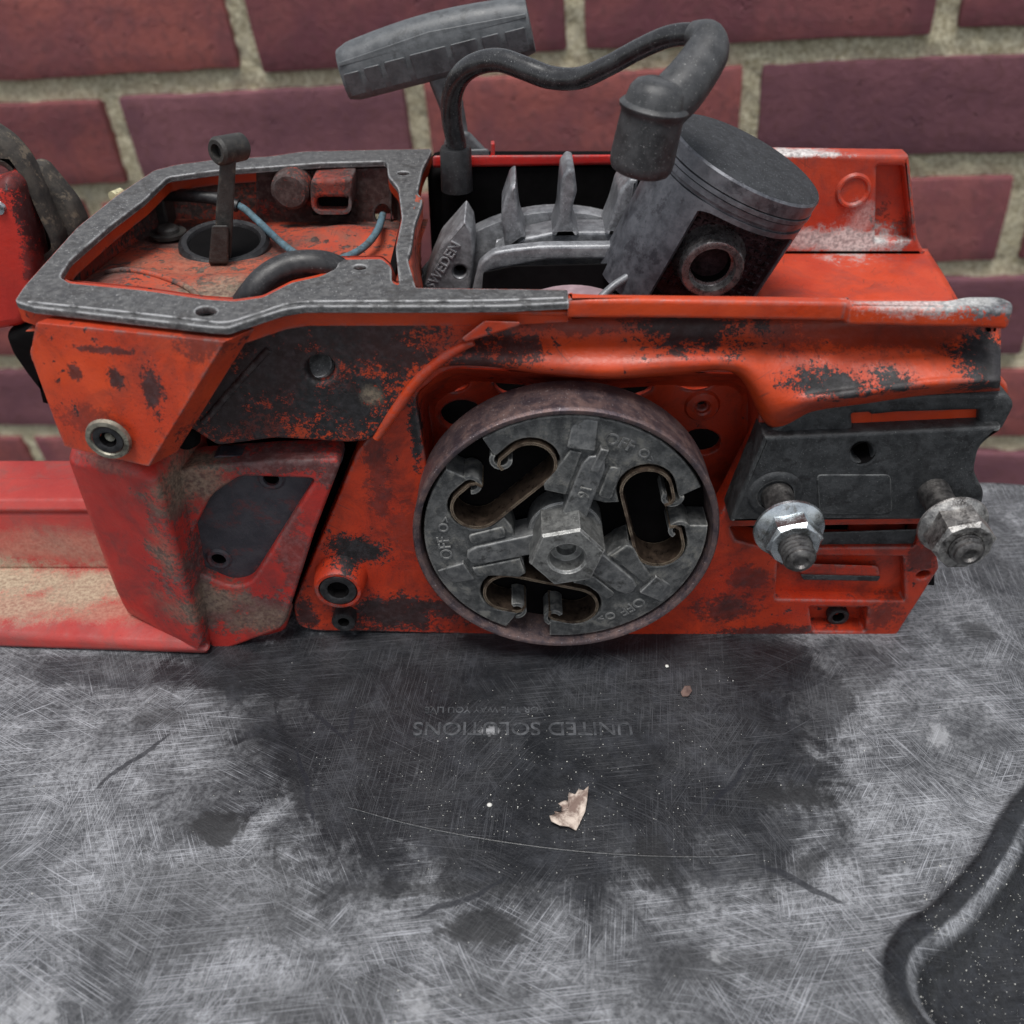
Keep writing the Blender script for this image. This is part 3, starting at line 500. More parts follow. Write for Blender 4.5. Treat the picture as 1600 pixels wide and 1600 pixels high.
tube('edge_bead', [aY(740, 534, 8), aY(700, 554, 8), aY(652, 594, 8.5), aY(614, 646, 8.5), aY(588, 684, 9)], [.9, 1.2, 1.4, 1.4, 1.1], 'paint_plain', sp_, 40, 12)
hull('rib_tab', [aY(x, y, Y) for Y in (4.5, 12) for x, y in [(721, 529), (727, 535), (757, 501), (813, 503), (812, 509), (765, 524)]], 'paint_plain', SAW, .9)
# ---- main crankcase side with clutch pocket
PK = [(648, 618, 14), (700, 575, 20), (780, 578, 20), (900, 590, 30), (1040, 582, 20), (1166, 584, 10), (1186, 600, 10), (1186, 690, 14), (1132, 795, 14), (1090, 860, 20), (880, 900, 60), (720, 850, 40), (672, 760, 20)]
RC = [(1216, 868), (1412, 870), (1414, 940), (1212, 937)]
SQ = [(1264, 948), (1357, 949), (1352, 988), (1270, 987)]
GP = [(1140, 824), (1440, 820), (1430, 855), (1200, 857), (1150, 845)]
case = vplate('crankcase_side', [(557, 708, 6), (600, 655), (650, 592), (720, 556), (900, 560), (1190, 560), (1230, 640), (1200, 790), (1450, 800), (1468, 888, 4), (1394, 1004, 4), (880, 994), (490, 986, 10), (464, 978, 12), (458, 946, 12)], 12, 9, 'paint_case', SAW, [fil(PK, 14), RC, SQ, GP, ell(1443, 899, 11, 6, 20, 0, -15)], .7, 12)
pk = fil(PK, 14); cx_ = np.mean([p[0] for p in pk]); cy_ = np.mean([p[1] for p in pk])
ringloft('pocket_wall', [[aY(x, y, 13) for x, y in pk], [aY(cx_+(x-cx_)*.975, cy_+(y-cy_)*.975, 18) for x, y in pk], [aY(cx_+(x-cx_)*.93, cy_+(y-cy_)*.93+8, 29) for x, y in pk], [aY(cx_+(x-cx_)*.88, cy_+(y-cy_)*.88+8, 30.5) for x, y in pk]], 'paint_case', case)
pf = vplate('pocket_floor', [(cx_+(x-cx_)*1.14, cy_+(y-cy_)*1.18) for x, y in pk], 30, 3, 'paint_case', case, [ell(708, 598, 25, 15), ell(722, 650, 34, 24), ell(812, 600, 40, 22), ell(1086, 596, 28, 15), ell(1097, 634, 7, 6), ell(1096, 691, 30, 20), ell(960, 604, 60, 22)], .6, 0)
lathe('hole_collar', [(1.9, .0), (1.9, .8), (2.4, 1.1), (4.2, .8), (4.8, 0)], aY(1097, 634, 30), (0, -1, 0), 'paint_case', case, 28)
hull('recess_panel', [aY(x, y, Y) for Y in (16, 18) for x, y in [(1205, 862), (1425, 864), (1425, 950), (1200, 946)]], 'paint_case', case, .2)
hull('recess_rib', [aY(x, y, Y) for Y in (13, 16.5) for x, y in [(1245, 880), (1372, 884), (1376, 900), (1250, 897)]], 'paint_case', case, .7)
hull('recess_slot', [aY(x, y, Y) for Y in (13.6, 16.5) for x, y in [(1250, 897), (1376, 900), (1372, 908), (1255, 906)]], 'bar_pad_metal', case, .4)
hull('screw_pocket', [aY(x, y, Y) for Y in (18, 20) for x, y in [(1255, 940), (1365, 942), (1365, 990), (1255, 990)]], 'paint_case', case, .2)
hull('pocket_dark', [aY(x, y, Y) for Y in (44, 46) for x, y in [(640, 560), (1200, 560), (1200, 800), (640, 800)]], 'shade_black', case, .2)
hull('gap_back', [aY(x, y, Y) for Y in (20, 22) for x, y in [(1120, 800), (1460, 800), (1460, 915), (1120, 880)]], 'shade_black', case, .2)
hull('gap_gasket', [aY(x, y, Y) for Y in (13.5, 20) for x, y in [(1260, 832), (1440, 826), (1428, 862), (1200, 864)]], 'bar_pad_metal', case, .8)
def socket_screw(c, r, mat, hexr=None, depth=3.2, ax=(0, -1, 0), parent=SAW, collar=None):
    h = hexr or r*.5
    o = lathe('socket_screw', [(r*.94, -depth), (r, -.3), (r*.93, .3), (r*.66, .35), (h*1.04, .1), (h, -.4)], c, ax, mat, parent, 30)
    lathe('hex_socket', [(h*1.06, .05), (h*.95, -.6), (h*.9, -2.8), (.01, -3)], c, ax, 'shade_black' if mat != 'screw_bright' else 'screw_bright', o, 6, 20)
    return o
BC = aY(528, 924, 5.5); BC[1] = 12
lathe('screw_boss', [(7.8, -3), (7.2, 2), (6.8, 5.6), (6.2, 6.4), (5.4, 6.4), (5.2, 2.2), (.01, 2.2)], BC, (0.0, -1, .0), 'paint_case', SAW, 40)
socket_screw(BC+np.array((0, -6.0, 0)), 5.3, 'screw_black', 2.9)
socket_screw(aY(537, 972, 8.5), 3.5, 'screw_black', 1.6, 5)
socket_screw(aY(1310, 964, 15.5), 3.2, 'screw_black', 1.7)
# ---- bar mount: upper pad with slot, lower plate, studs and nuts
pad = vplate('bar_pad', [(1196, 682, 2), (1230, 657, 8), (1265, 640), (1340, 626), (1420, 618), (1500, 615), (1575, 616, 6), (1587, 633, 8), (1567, 672, 4), (1400, 680, 2)], 8, 8, 'bar_pad_metal', SAW, [[(1331, 648), (1358, 646), (1362, 650), (1400, 646), (1531, 642), (1530, 668), (1480, 672), (1334, 675)]], 1.2, 8)
hull('slot_back', [aY(x, y, Y) for Y in (10.2, 12) for x, y in [(1322, 640), (1540, 636), (1540, 680), (1322, 682)]], 'paint_plain', pad, .2)
bp = vplate('bar_plate', [(1195, 683, 3), (1330, 678), (1480, 671), (1567, 667, 4), (1530, 700, 12), (1522, 738, 12), (1539, 770, 8), (1531, 809, 4), (1435, 813), (1140, 816, 3), (1150, 790)], 5.5, 10, 'bar_pad_metal', SAW, [ell(1348, 708, 17, 16)], 1, 4)
lathe('pin_hole', [(3.2, .0), (2.9, -4), (2.8, -8), (.01, -8)], aY(1348, 708, 5.5), (0, -1, 0), 'shade_black', bp, 24)
vplate('raised_field', [(1276, 742), (1392, 742), (1395, 800), (1378, 804), (1280, 804)], 5.2, 1.5, 'bar_pad_metal', bp, b=.3)
for (bx, by) in ((1213, 770),): lathe('stud_seat', [(4.4, .0), (4.6, .6), (6.0, .7), (6.6, .4), (7.0, 0)], aY(bx-2, by+2, 5.5), (0, -1, 0), 'bar_pad_metal', bp, 36)
def stud_nut(b, tipY, nutY, nut_mat, fl_r, hex_r, hex_h):
    b = np.array(b); prof = [(4.0, -8), (4.0, 2), (3.8, 2.6), (3.75, b[1]-nutY-1)]
    h = b[1]-nutY-1
    while h < b[1]-tipY-1.2: prof += [(3.9, h+.35), (3.9, h+.5), (3.35, h+.85), (3.35, h+1.0)]; h += 1.2
    prof += [(3.3, b[1]-tipY-.6), (2.6, b[1]-tipY), (1.9, b[1]-tipY+.1), (1.4, b[1]-tipY-.6), (.01, b[1]-tipY-.8)]
    st = lathe('bar_stud', prof, b, (0, -1, 0), 'stud_steel', SAW, 32, 40)
    nb = (b[0], nutY, b[2])
    nut = lathe('flange_nut', [(3.6, 0), (fl_r*.97, 0), (fl_r, .4), (fl_r*.98, 1.0), (fl_r*.86, 1.9), (hex_r*.84, 2.6)], nb, (0, -1, 0), nut_mat, st, 48)
    # hexagon with chamfered crown
    v = []; f = []; A = [math.pi/6*k+.25 for k in range(12)]
    R1 = [hex_r if k % 2 == 0 else hex_r*.866 for k in range(12)]
    rings = [([r for r in R1], 1.2), ([r for r in R1], hex_h-1.0), ([min(r, hex_r*.93)-(.0 if k % 2 else .35) for k, r in enumerate(R1)], hex_h-.35), ([hex_r*.84]*12, hex_h), ([4.2]*12, hex_h), ([3.6]*12, hex_h-.8)]
    for rr, hh in rings:
        for a, r in zip(A, rr): v.append((nb[0]+r*math.cos(a), nutY-hh, nb[2]+r*math.sin(a)))
    for k in range(len(rings)-1):
        for i in range(12): j = (i+1) % 12; f.append((k*12+i, k*12+j, (k+1)*12+j, (k+1)*12+i))
    mesh('nut_hexagon', v, f, nut_mat, st, 22)
    return st
s1 = stud_nut(aY(1213, 772, 6), -20.5, -7.5, 'zinc', 8.6, 6.9, 7.2); s2 = stud_nut(aY(1457, 766, 6), -19.5, -7.5, 'worn_steel', 8.4, 7.4, 9.0)

# ---- clutch: drum, shoes, springs, spider and hexagon
CC = np.array([0, 0, 46.0])
drum = lathe('clutch_drum', [(36.6, 10.5), (37.2, 1.2), (37.4, .3), (37.8, -.0), (38.6, .0), (39.0, .5), (39.1, 1.2), (38.8, 6), (38.7, 13.5), (38, 14.2), (20, 14.4), (19, 10.8), (36.6, 10.6)], CC, (0, 1, 0), 'drum_steel', SAW, 120, 40)
lathe('drum_floor', [(36.8, 10.2), (.01, 10.2)], CC, (0, 1, 0), 'shade_black', drum, 60)
RS, HL, HW, RO = 22.6, 9.4, 7.3, 36.3        # spring slot: centre radius, half straight, half width; shoe outer radius
def slotpt(al, u, v): er = np.array((math.cos(al), math.sin(al))); et = np.array((-er[1], er[0])); return er*(RS+u)+et*v
def shoe_outline(th):
    a0, a1 = th-math.radians(60), th+math.radians(60); P = []
    for k in range(25): a = th+math.radians(50-100*k/24)*1.0; P.append((RO*math.cos(a), RO*math.sin(a)))
    # lower-angle end: slot at a0, we leave its + side
    er = np.array((math.cos(a0), math.sin(a0)))
    P.append(tuple(slotpt(a0, HW, 4.6)))
    for k in range(13): b = math.pi/2-math.pi*k/12; P.append(tuple(slotpt(a0, HW*math.sin(b), HL+HW*math.cos(b))))
    P.append(tuple(slotpt(a0, -HW, HL-2.5)))
    e = np.array((math.cos(th), math.sin(th))); t = np.array((-e[1], e[0]))
    P.append(tuple(e*12.6-t*6.5)); P.append(tuple(e*12.6+t*6.5))
    P.append(tuple(slotpt(a1, -HW, -(HL-2.5))))
    for k in range(13): b = -math.pi/2+math.pi*k/12; P.append(tuple(slotpt(a1, HW*math.sin(b), -(HL+HW*math.cos(b)))))
    P.append(tuple(slotpt(a1, HW, -4.6)))
    return P
def strip(name, path, th_, y0, y1, mat, parent, n=None):      # a ribbon on edge: path in (x,z) of the clutch, thickness th_, from depth y0 to y1
    P = np.array(path, float); T = np.gradient(P, axis=0); T /= np.linalg.norm(T, axis=1)[:, None]; N = np.stack([-T[:, 1], T[:, 0]], 1)
    v = []; f = []; m = len(P)
    for k in range(m):
        for s_, y_ in ((-.5, y0), (.5, y0), (.5, y1), (-.5, y1)): q = P[k]+N[k]*th_*s_; v.append((CC[0]+q[0], CC[1]+y_, CC[2]+q[1]))
    for k in range(m-1):
        for i in range(4): j = (i+1) % 4; f.append((k*4+i, k*4+j, (k+1)*4+j, (k+1)*4+i))
    f += [(0, 1, 2, 3), tuple((m-1)*4+i for i in range(4))]
    return mesh(name, v, f, mat, parent, 40)
for k in range(3):
    th = math.radians(75+120*k); e = np.array((math.cos(th), math.sin(th))); t = np.array((-e[1], e[0]))
    sh = frame_plate('clutch_shoe', [shoe_outline(th)], CC+np.array((0, 1.6, 0)), (1, 0, 0), (0, 0, 1), (0, 1, 0), 8.4, .5, 'clutch_cast', drum)
    # radial arm of the spider lying in the shoe, and the raised pads beside it
    F3 = lambda q, y: (CC[0]+q[0], CC[1]+y, CC[2]+q[1])
    arm = [tuple(e*r_+t*w_) for r_, w_ in [(6, -3.2), (6, 3.2), (23, 3.0), (25.6, 2.0), (26.4, 0), (25.6, -2.0), (23, -3.0)]]
    frame_plate('spider_arm', [arm], CC+np.array((0, .5, 0)), (1, 0, 0), (0, 0, 1), (0, 1, 0), 8, .5, 'clutch_arm', drum)
    ped = [tuple(e*r_+t*w_) for r_, w_ in [(13, 3.9), (13, 9.3), (15, 10.3), (19.5, 8.6), (26, 6.8), (26, 3.9)]]
    frame_plate('shoe_pad', [ped], CC+np.array((0, .8, 0)), (1, 0, 0), (0, 0, 1), (0, 1, 0), 3, .5, 'clutch_cast', drum)
    ped = [tuple(e*r_+t*w_) for r_, w_ in [(14.5, -3.9), (14.5, -7.5), (24, -7.0), (24, -3.9)]]
    frame_plate('shoe_pad', [fil(ped, 1.2)], CC+np.array((0, .9, 0)), (1, 0, 0), (0, 0, 1), (0, 1, 0), 3, .4, 'clutch_cast', drum)
    a2 = th+math.radians(9); e2 = np.array((math.cos(a2), math.sin(a2))); t2 = np.array((-e2[1], e2[0]))
    wd = [e2*r_+t2*w_ for r_, w_ in [(27.5, -3.2), (27.5, 3.6), (35.4, 3.0), (35.4, -2.8)]]
    hull('shoe_ramp', [F3(wd[0], .2), F3(wd[1], .6), F3(wd[2], 2), F3(wd[3], 1.2)]+[F3(q, 4) for q in wd], 'clutch_arm', drum, .35)
    # lettering cast on the shoe
    for st_, dg_, sz, rad in (('OFF', -7.5, 4.4, 31.2), ('O', -20, 3.6, 31.2), ('>', -25, 3.0, 30.9)):
        a = th+math.radians(dg_); er = np.array((math.cos(a), math.sin(a))); et = np.array((math.sin(a), -math.cos(a)))
        text('cast_lettering', st_, sz, 'clutch_arm', drum, lambda A, er=er, et=et, rad=rad: CC+np.stack([er[0]*(rad+A[:, 1])+et[0]*A[:, 0], 1.5-A[:, 2], er[1]*(rad+A[:, 1])+et[1]*A[:, 0]], -1), .2)
    if k == 0:
        er, et = e, -t
        text('cast_lettering', '16', 4.0, 'clutch_cast', drum, lambda A: CC+np.stack([(er*15.5)[0]+er[0]*(-A[:, 0])*1+et[0]*A[:, 1]*1, .42-A[:, 2]*1, (er*15.5)[1]+er[1]*(-A[:, 0])+et[1]*A[:, 1]], -1), .2)
        hull('shoe_key', [F3(e*r_+t*w_, y) for r_, w_ in [(22, -1.6), (22, .6), (29, .2), (29, -2)] for y in (-.2, 2)], 'clutch_arm', drum, .4)
    # spring loop in the gap that follows this shoe
    al = th+math.radians(60); path = []; g = HW-1.1
    for q in range(8): b = math.radians(200-110*q/7); path.append(slotpt(al, g+1.0+2.0*math.sin(b)-1.6, 4.9+2.0*math.cos(b)))
    path = [slotpt(al, g-2.6, 3.6), slotpt(al, g-.9, 3.9), slotpt(al, g, 5.2)]
    for q in range(15): b = math.pi/2-math.pi*q/14; path.append(slotpt(al, g*math.sin(b), HL+g*math.cos(b)))
    for q in range(15): b = -math.pi/2-math.pi*q/14; path.append(slotpt(al, g*math.sin(b), -HL+g*math.cos(b)))
    path += [slotpt(al, g, -5.2), slotpt(al, g-.9, -3.9), slotpt(al, g-2.6, -3.6)]
    strip('clutch_spring', path, .75, .9, 9.5, 'spring_steel', drum)
    for sgn in (1, -1):                       # curled ends of the shoes that hook the spring
        hk = []
        for q in range(17): b = math.radians(80-215*q/16); hk.append(slotpt(al, 5.9+2.3*math.sin(b), sgn*(4.9-2.2*math.cos(b)+.4)))
        strip('spring_hook', hk, 1.1, 1.1, 9, 'clutch_cast', drum)
# hexagon hub
hv = []; hf = []; HA = [math.radians(60*k+12) for k in range(6)]
hr = [(9.6, 6), (9.6, -6.6), (9.1, -7.4), (5.0, -7.6), (4.4, -7.0), (4.1, -3.5), (2.6, -3.2), (2.3, -1.2), (.05, -1.0)]
ringn = 24
for r_, y_ in hr:
    for i in range(ringn):
        a = 2*math.pi*i/ringn+math.radians(12); rr = r_
        if r_ > 8: b = (a-math.radians(12)) % (math.pi/3)-math.pi/6; rr = r_*math.cos(math.pi/6)/math.cos(b)
        hv.append((CC[0]+rr*math.cos(a), y_, CC[2]+rr*math.sin(a)))
for k in range(len(hr)-1):
    for i in range(ringn): j = (i+1) % ringn; hf.append((k*ringn+i, k*ringn+j, (k+1)*ringn+j, (k+1)*ringn+i))
mesh('hex_hub', hv, hf, 'hex_steel', drum, 25)
lathe('spider_hub', [(9.6, 9.5), (9.6, 3.4), (9.2, 3.0), (6, 3.0)], CC, (0, 1, 0), 'clutch_arm', drum, 48)

# ---- flywheel
fw_ = vplate('flywheel', [(735, 470), (748, 412), (770, 394), (800, 389), (850, 384), (960, 383), (1040, 392), (1040, 412), (955, 406), (850, 408), (790, 420), (762, 425), (752, 470)], 62, 4, 'cast_alloy', SAW, b=1.0, r=8)
FV = 78
vplate('flywheel_ring', [(770, 402), (788, 388), (812, 374), (868, 362), (912, 362), (960, 362), (1040, 372), (1040, 388), (960, 382), (860, 384), (800, 396)], FV-4, 10, 'cast_alloy', fw_, b=1.0, r=8)
for P_, yy, tt in (([(790, 395, 2), (784, 350, 8), (783, 332, 6), (797, 291, 4), (806, 286, 4), (809, 320), (812, 348, 8), (822, 372, 4)], FV-5, 16), ([(862, 368, 2), (872, 345, 8), (875, 310), (878, 276, 4), (888, 263, 5), (898, 266, 4), (902, 300, 4), (896, 320), (893, 348, 8), (906, 367, 3)], FV-5, 16), ([(945, 366, 2), (958, 335, 8), (968, 300), (984, 280, 4), (998, 280, 4), (992, 320), (984, 350, 6), (990, 370, 2)], FV-5, 16), ([(1035, 380), (1050, 340), (1075, 310), (1085, 320), (1070, 360), (1065, 385)], FV-5, 16)):
    vplate('flywheel_fin', P_, yy, tt, 'cast_alloy', fw_, b=1.1, r=4)
seg = vplate('magnet_segment', [(655, 470), (668, 430), (686, 388), (726, 343, 3), (738, 362, 3), (742, 392), (740, 420), (733, 470)], 70, 16, 'cast_alloy', fw_, [ell(718, 425, 10, 9)], 1.0, 6)
lathe('segment_hole', [(2.2, 0), (2.1, -5), (.01, -5)], aY(718, 425, 70), (0, -1, 0), 'shade_black', fw_, 20)
c0 = aY(692, 415, 69.8); q1 = aY(713, 386, 69.8)-aY(676, 446, 69.8); q1 /= np.linalg.norm(q1); q2 = np.array((-q1[2], 0, q1[0]))
text('cast_word', 'SWEDEN', 4.0, 'cast_alloy', fw_, lambda A: c0+A[:, :1]*q1+A[:, 1:2]*q2+np.stack([A[:, 2]*0, -A[:, 2], A[:, 2]*0], -1), .25)
lathe('flywheel_disc', [(.01, -1), (30, -1), (48, 0), (52.5, 1), (53, 2), (53, 6), (.01, 6)], (0, 86, 46), (0, 1, 0), 'cast_alloy', fw_, 96)
lathe('crank_disc', [(.01, 0), (26, 0), (27, 1), (27, 12), (.01, 12)], (3, 48, 62), (0, 1, 0), 'pale_disc', SAW, 64)
hull('crank_web', [aY(x, y, Y) for Y in (58, 64) for x, y in [(755, 425), (800, 415), (1010, 410), (1010, 470), (752, 470)]], 'shade_black', SAW, .6)

# ---- piston, leaning to the right on its rod
PT = aY(1168, 246, 60); PAX = np.array((.385, -.075, .92)); PAX /= np.linalg.norm(PAX)
PY = np.array((0.02, -1, 0)); PY = PY-PAX*(PY@PAX); PY /= np.linalg.norm(PY); PX = np.cross(PAX, PY)*-1     # PY towards the camera side
if PX[0] < 0: PX = -PX
PR = 21.4
def pl(a, r_, h): return PT+PX*r_*math.cos(a)+PY*r_*math.sin(a)+PAX*h
piston = lathe('piston', [(.01, .9), (10, .8), (17, .45), (PR-1.1, .0), (PR-.4, -.15), (PR, -.7), (PR, -4.0), (PR-1.4, -4.1), (PR-1.4, -5.6), (PR, -5.7), (PR, -7.2), (PR-.4, -7.4), (PR-.5, -8.2), (PR-3, -8.6), (.01, -8.6)], PT, PAX, 'piston_alloy', SAW, 90, 28, PX)
lathe('piston_top', [(.01, 1.0), (10, .9), (17, .55), (PR-1.0, .12), (PR-.5, -.1)], PT, PAX, 'piston_crown', piston, 72, 60, PX)
lathe('piston_ring', [(PR-1.5, -4.3), (PR+.25, -4.35), (PR+.3, -5.4), (PR-1.5, -5.5)], PT, PAX, 'piston_alloy', piston, 90, 28, PX)
def skirt(name, a0, a1, h0, bot, parent, th_=2.6):
    v = []; f = []; na, nh = 30, 12
    for side in (0, 1):
        for i in range(na):
            a = math.radians(a0+(a1-a0)*i/(na-1)); hb = bot(i/(na-1))
            for j in range(nh): v.append(pl(a, PR-side*th_, h0+(hb-h0)*j/(nh-1)))
    N = na*nh
    for i in range(na-1):
        for j in range(nh-1): f.append((i*nh+j, i*nh+j+1, (i+1)*nh+j+1, (i+1)*nh+j)); f.append((N+i*nh+j, N+(i+1)*nh+j, N+(i+1)*nh+j+1, N+i*nh+j+1))
    for i in range(na-1):
        for j in (0, nh-1): f.append((i*nh+j, (i+1)*nh+j, N+(i+1)*nh+j, N+i*nh+j))
    for j in range(nh-1):
        for i in (0, na-1): f.append((i*nh+j, i*nh+j+1, N+i*nh+j+1, N+i*nh+j))
    return mesh(name, v, f, 'piston_alloy', parent, 40)
skirt('piston_skirt', 121, 240, -8.4, lambda t: -42+3*abs(t-.45), piston)
skirt('piston_skirt', -60, 33, -8.4, lambda t: -42, piston)
skirt('piston_land', 32, 122, -8.3, lambda t: -9.6-1.6*(2*t-1)**8, piston, 3)
# recessed web with its cast grid of small bumps
def wp(u, h, d): return PT+PX*u+PY*d+PAX*h
D0 = 12.0
web = hull('piston_web', [wp(u, h, d) for u, h in [(-16.5, -9), (17.5, -9), (17.5, -41), (8, -42), (-6, -33), (-14, -33), (-16.5, -34)] for d in (D0, D0-6)], 'piston_web', piston, 1.0)
k = 0
bv = []; bf = []
for iu in range(15):
    for ih in range(15):
        u, h = -13.6+iu*2.05, -11-ih*2.05
        if (u-.5)**2+(h+23)**2 < 62 or (h < -34 and u < 8): continue
        b0 = len(bv); s_ = .72
        for (du, dh) in ((-s_, -s_), (s_, -s_), (s_, s_), (-s_, s_)): bv.append(wp(u+du, h+dh, D0-.1))
        for (du, dh) in ((-s_*.6, -s_*.6), (s_*.6, -s_*.6), (s_*.6, s_*.6), (-s_*.6, s_*.6)): bv.append(wp(u+du, h+dh, D0+.4))
        bf += [(b0+4, b0+5, b0+6, b0+7)]+[(b0+i, b0+(i+1) % 4, b0+4+(i+1) % 4, b0+4+i) for i in range(4)]
gb = mesh('web_grid', bv, bf, 'piston_web', piston, 30); gb['kind'] = 'stuff'
boss = lathe('pin_boss', [(9.8, -.3), (8.6, 2.0), (8.2, 5.6), (7.8, 6.3), (7.2, 6.5), (6.0, 6.4), (5.8, 5.4), (5.8, 3.4), (5.2, 3.2), (5.0, -6), (.01, -6.2)], wp(.6, -23.5, D0), PY, 'boss_steel', piston, 48, 34, PX)
lathe('pin_bore', [(5.15, 3.0), (5.05, -5.9), (.01, -6)], wp(.6, -23.5, D0), PY, 'shade_black', piston, 32, 40, PX)
# connecting rod and a slim rod beside it
hull('connecting_rod', [wp(u, h, d) for d in (-4, 4) for u, h in [(-5, -22), (5, -22), (-9, -70), (4, -74)]], 'piston_web', SAW, 1.2)
tube('steel_rod', [aY(930, 474, 46), aY(955, 450, 48), aY(978, 434, 50), aY(1010, 415, 52)], 1.1, 'cast_alloy', SAW, 20, 10)

# ---- spark plug lead with grommet and boot
lead = tube('spark_plug_lead', [aY(716, 262, 97), aY(713, 225, 96), aY(706, 190, 94), aY(706, 152, 91), aY(718, 120, 87), aY(744, 100, 83), aY(780, 94, 79), aY(818, 106, 75), aY(860, 121, 71), aY(905, 122, 67), aY(950, 103, 62), aY(1000, 76, 57), aY(1045, 57, 52), aY(1085, 54, 48), aY(1108, 70, 44)], [2.9]*8+[2.7, 2.5, 2.4, 2.4, 2.4, 2.4], 'lead_rubber', SAW, 140, 20)
lathe('lead_grommet', [(2.8, 2), (4.2, 1.6), (4.6, 0.8), (4.7, -11), (.01, -11)], aY(712, 238, 97), (0, 0, 1), 'rubber', lead, 30)
tube('boot_elbow', [aY(1080, 52, 49), aY(1102, 62, 46), aY(1104, 82, 43), aY(1086, 112, 39), aY(1062, 142, 35), aY(1036, 168, 32)], [2.7, 4.4, 5.0, 5.3, 5.6, 5.6], 'boot_rubber', lead, 40, 24)
bt, bb = aY(1031, 127, 31), aY(999, 268, 31); bx_ = bt-bb; BL = np.linalg.norm(bx_)
lathe('plug_boot', [(.01, -.2), (5.6, -.2), (6.6, .4), (7.1, 1.4), (7.3, 3), (7.0, BL*.62), (7.2, BL*.68), (7.65, BL*.70), (7.75, BL*.735), (7.2, BL*.765), (6.7, BL*.775), (6.5, BL*.82), (6.1, BL*.91), (5.0, BL*.985), (3.4, BL*1.02), (.01, BL*1.04)], bb, bx_, 'boot_rubber', lead, 48, 50)

# ---- starter grip behind the saw
gy = 122
g0, g1 = aY(538, 116, gy), aY(829, 40, gy); ga = (g1-g0)/np.linalg.norm(g1-g0); gu = np.array((-ga[2], 0, ga[0])); gn = np.array((0, -1, 0.)); GL = np.linalg.norm(g1-g0)
v = []; f = []; ns, nr = 40, 28
for i in range(ns):
    t_ = i/(ns-1); bow = 2.2*math.sin(math.pi*t_); end = 1-.10*max(0, 1-min(t_, 1-t_)*18)
    for k in range(nr):
        a = 2*math.pi*k/nr; ca, sa = math.cos(a), math.sin(a); ru, rn = 7.9*end, 6.6*end
        sq = (abs(ca)**2.6+abs(sa)**2.6)**(-1/2.6); v.append(g0+ga*GL*t_+gu*(ru*sa*sq+bow*(.5+.5*sa))+gn*rn*ca*sq)
for i in range(ns-1):
    for k in range(nr): j = (k+1) % nr; f.append((i*nr+k, i*nr+j, (i+1)*nr+j, (i+1)*nr+k))
f += [tuple(range(nr)), tuple((ns-1)*nr+k for k in range(nr))]
grip = mesh('starter_grip', v, f, 'grip_plastic', SAW, 50)
for (ta, tb, hh) in ((.02, .105, 1), (.13, .215, 1), (.24, .35, 1), (.375, .565, 1.3), (.59, .725, 1), (.75, .84, 1), (.87, .975, 1)):
    bow = 2.2*math.sin(math.pi*(ta+tb)/2)*.5; q = []
    for t_ in (ta, tb):
        for hgt, dep in ((-5.6, 5.6), (1.4+bow*.6, 7.6), (-5.2, 3), (1.0+bow*.6, 5)): q.append(g0+ga*GL*t_+gu*hgt+gn*dep)
    hull('grip_pad', q, 'grip_plastic', grip, .45)
hull('grip_ridge', [g0+ga*GL*t_+gu*h_+gn*d_ for t_, b_ in ((.01, 0), (.5, 1.9), (.99, 0)) for h_, d_ in ((3.6+b_, 6.5), (4.6+b_, 6.2), (3.6+b_, 4), (4.6+b_, 4))], 'grip_plastic', grip, .25)
SY = gy
st_rows = [[(672, 118, SY-3), (672, 118, SY+3)]]
grip_stem = hull('grip_stem', [aY(x, y, Y) for Y in (SY-3.2, SY+3.2) for x, y in [(668, 122), (722, 108), (712, 178), (692, 182)]], 'grip_plastic', grip, 1.6)
hull('grip_stem', [aY(x, y, Y) for Y in (SY-3, SY+3) for x, y in [(686, 160), (722, 150), (732, 210), (700, 216)]], 'grip_plastic', grip, 1.4)
hull('stem_foot', [aY(x, y, Y) for Y in (SY-5, SY+5) for x, y in [(698, 206), (732, 204), (764, 238), (690, 240)]], 'grip_plastic', grip, 1.6)
hull('stem_foot', [aY(x, y, Y) for Y in (SY-6, SY+6) for x, y in [(690, 234), (764, 232), (766, 262), (686, 262)]], 'grip_plastic', grip, 1)

# ---- rear: upper tank block with screw, lower block, recessed cover
tb = [(50, 487, 1.2), (347, 515, -7.6), (232, 729, -7.4), (100, 698, -1), (83, 650, 0), (47, 552, 3)]
TBP = lambda p: (p[0], p[1], min(p[2], 106.3))
hull('tank_block', [TBP(aY(x, y, Y)) for x, y, Y in tb]+[TBP(aY(374, 514, 9)), aY(268, 702, 9)]+[(p[0]+5, p[1]+6, min(p[2], 106.3)) for p in (aY(x, y, Y) for x, y, Y in tb)]+[(-100, 40, 76), (-112, 40, 76), (-80, 30, 90)], 'paint_tank', SAW, 1.3)
hull('tank_lug', [aY(x, y, Y) for Y in (3, 16) for x, y in [(46, 546), (60, 524), (92, 530), (96, 566), (52, 570)]], 'paint_tank', SAW, 1.2)
sc_ = aY(170, 685, -6.8); nrm = np.array((-.05, -1, .0))
lathe('screw_collar', [(3.6, .6), (3.9, 1.1), (4.9, 1.0), (5.2, .0)], sc_, nrm, 'screw_bright', SAW, 32); socket_screw(sc_+nrm*.5, 3.7, 'screw_black', 1.9, 3, nrm); 
lathe('screw_socket_glint', [(1.2, -.6), (.01, -1.4)], sc_, nrm, 'screw_bright', SAW, 12)
lw = [(104, 714, 9), (236, 742, -3), (248, 770, -3.5), (321, 1027, 2), (192, 957, 13)]
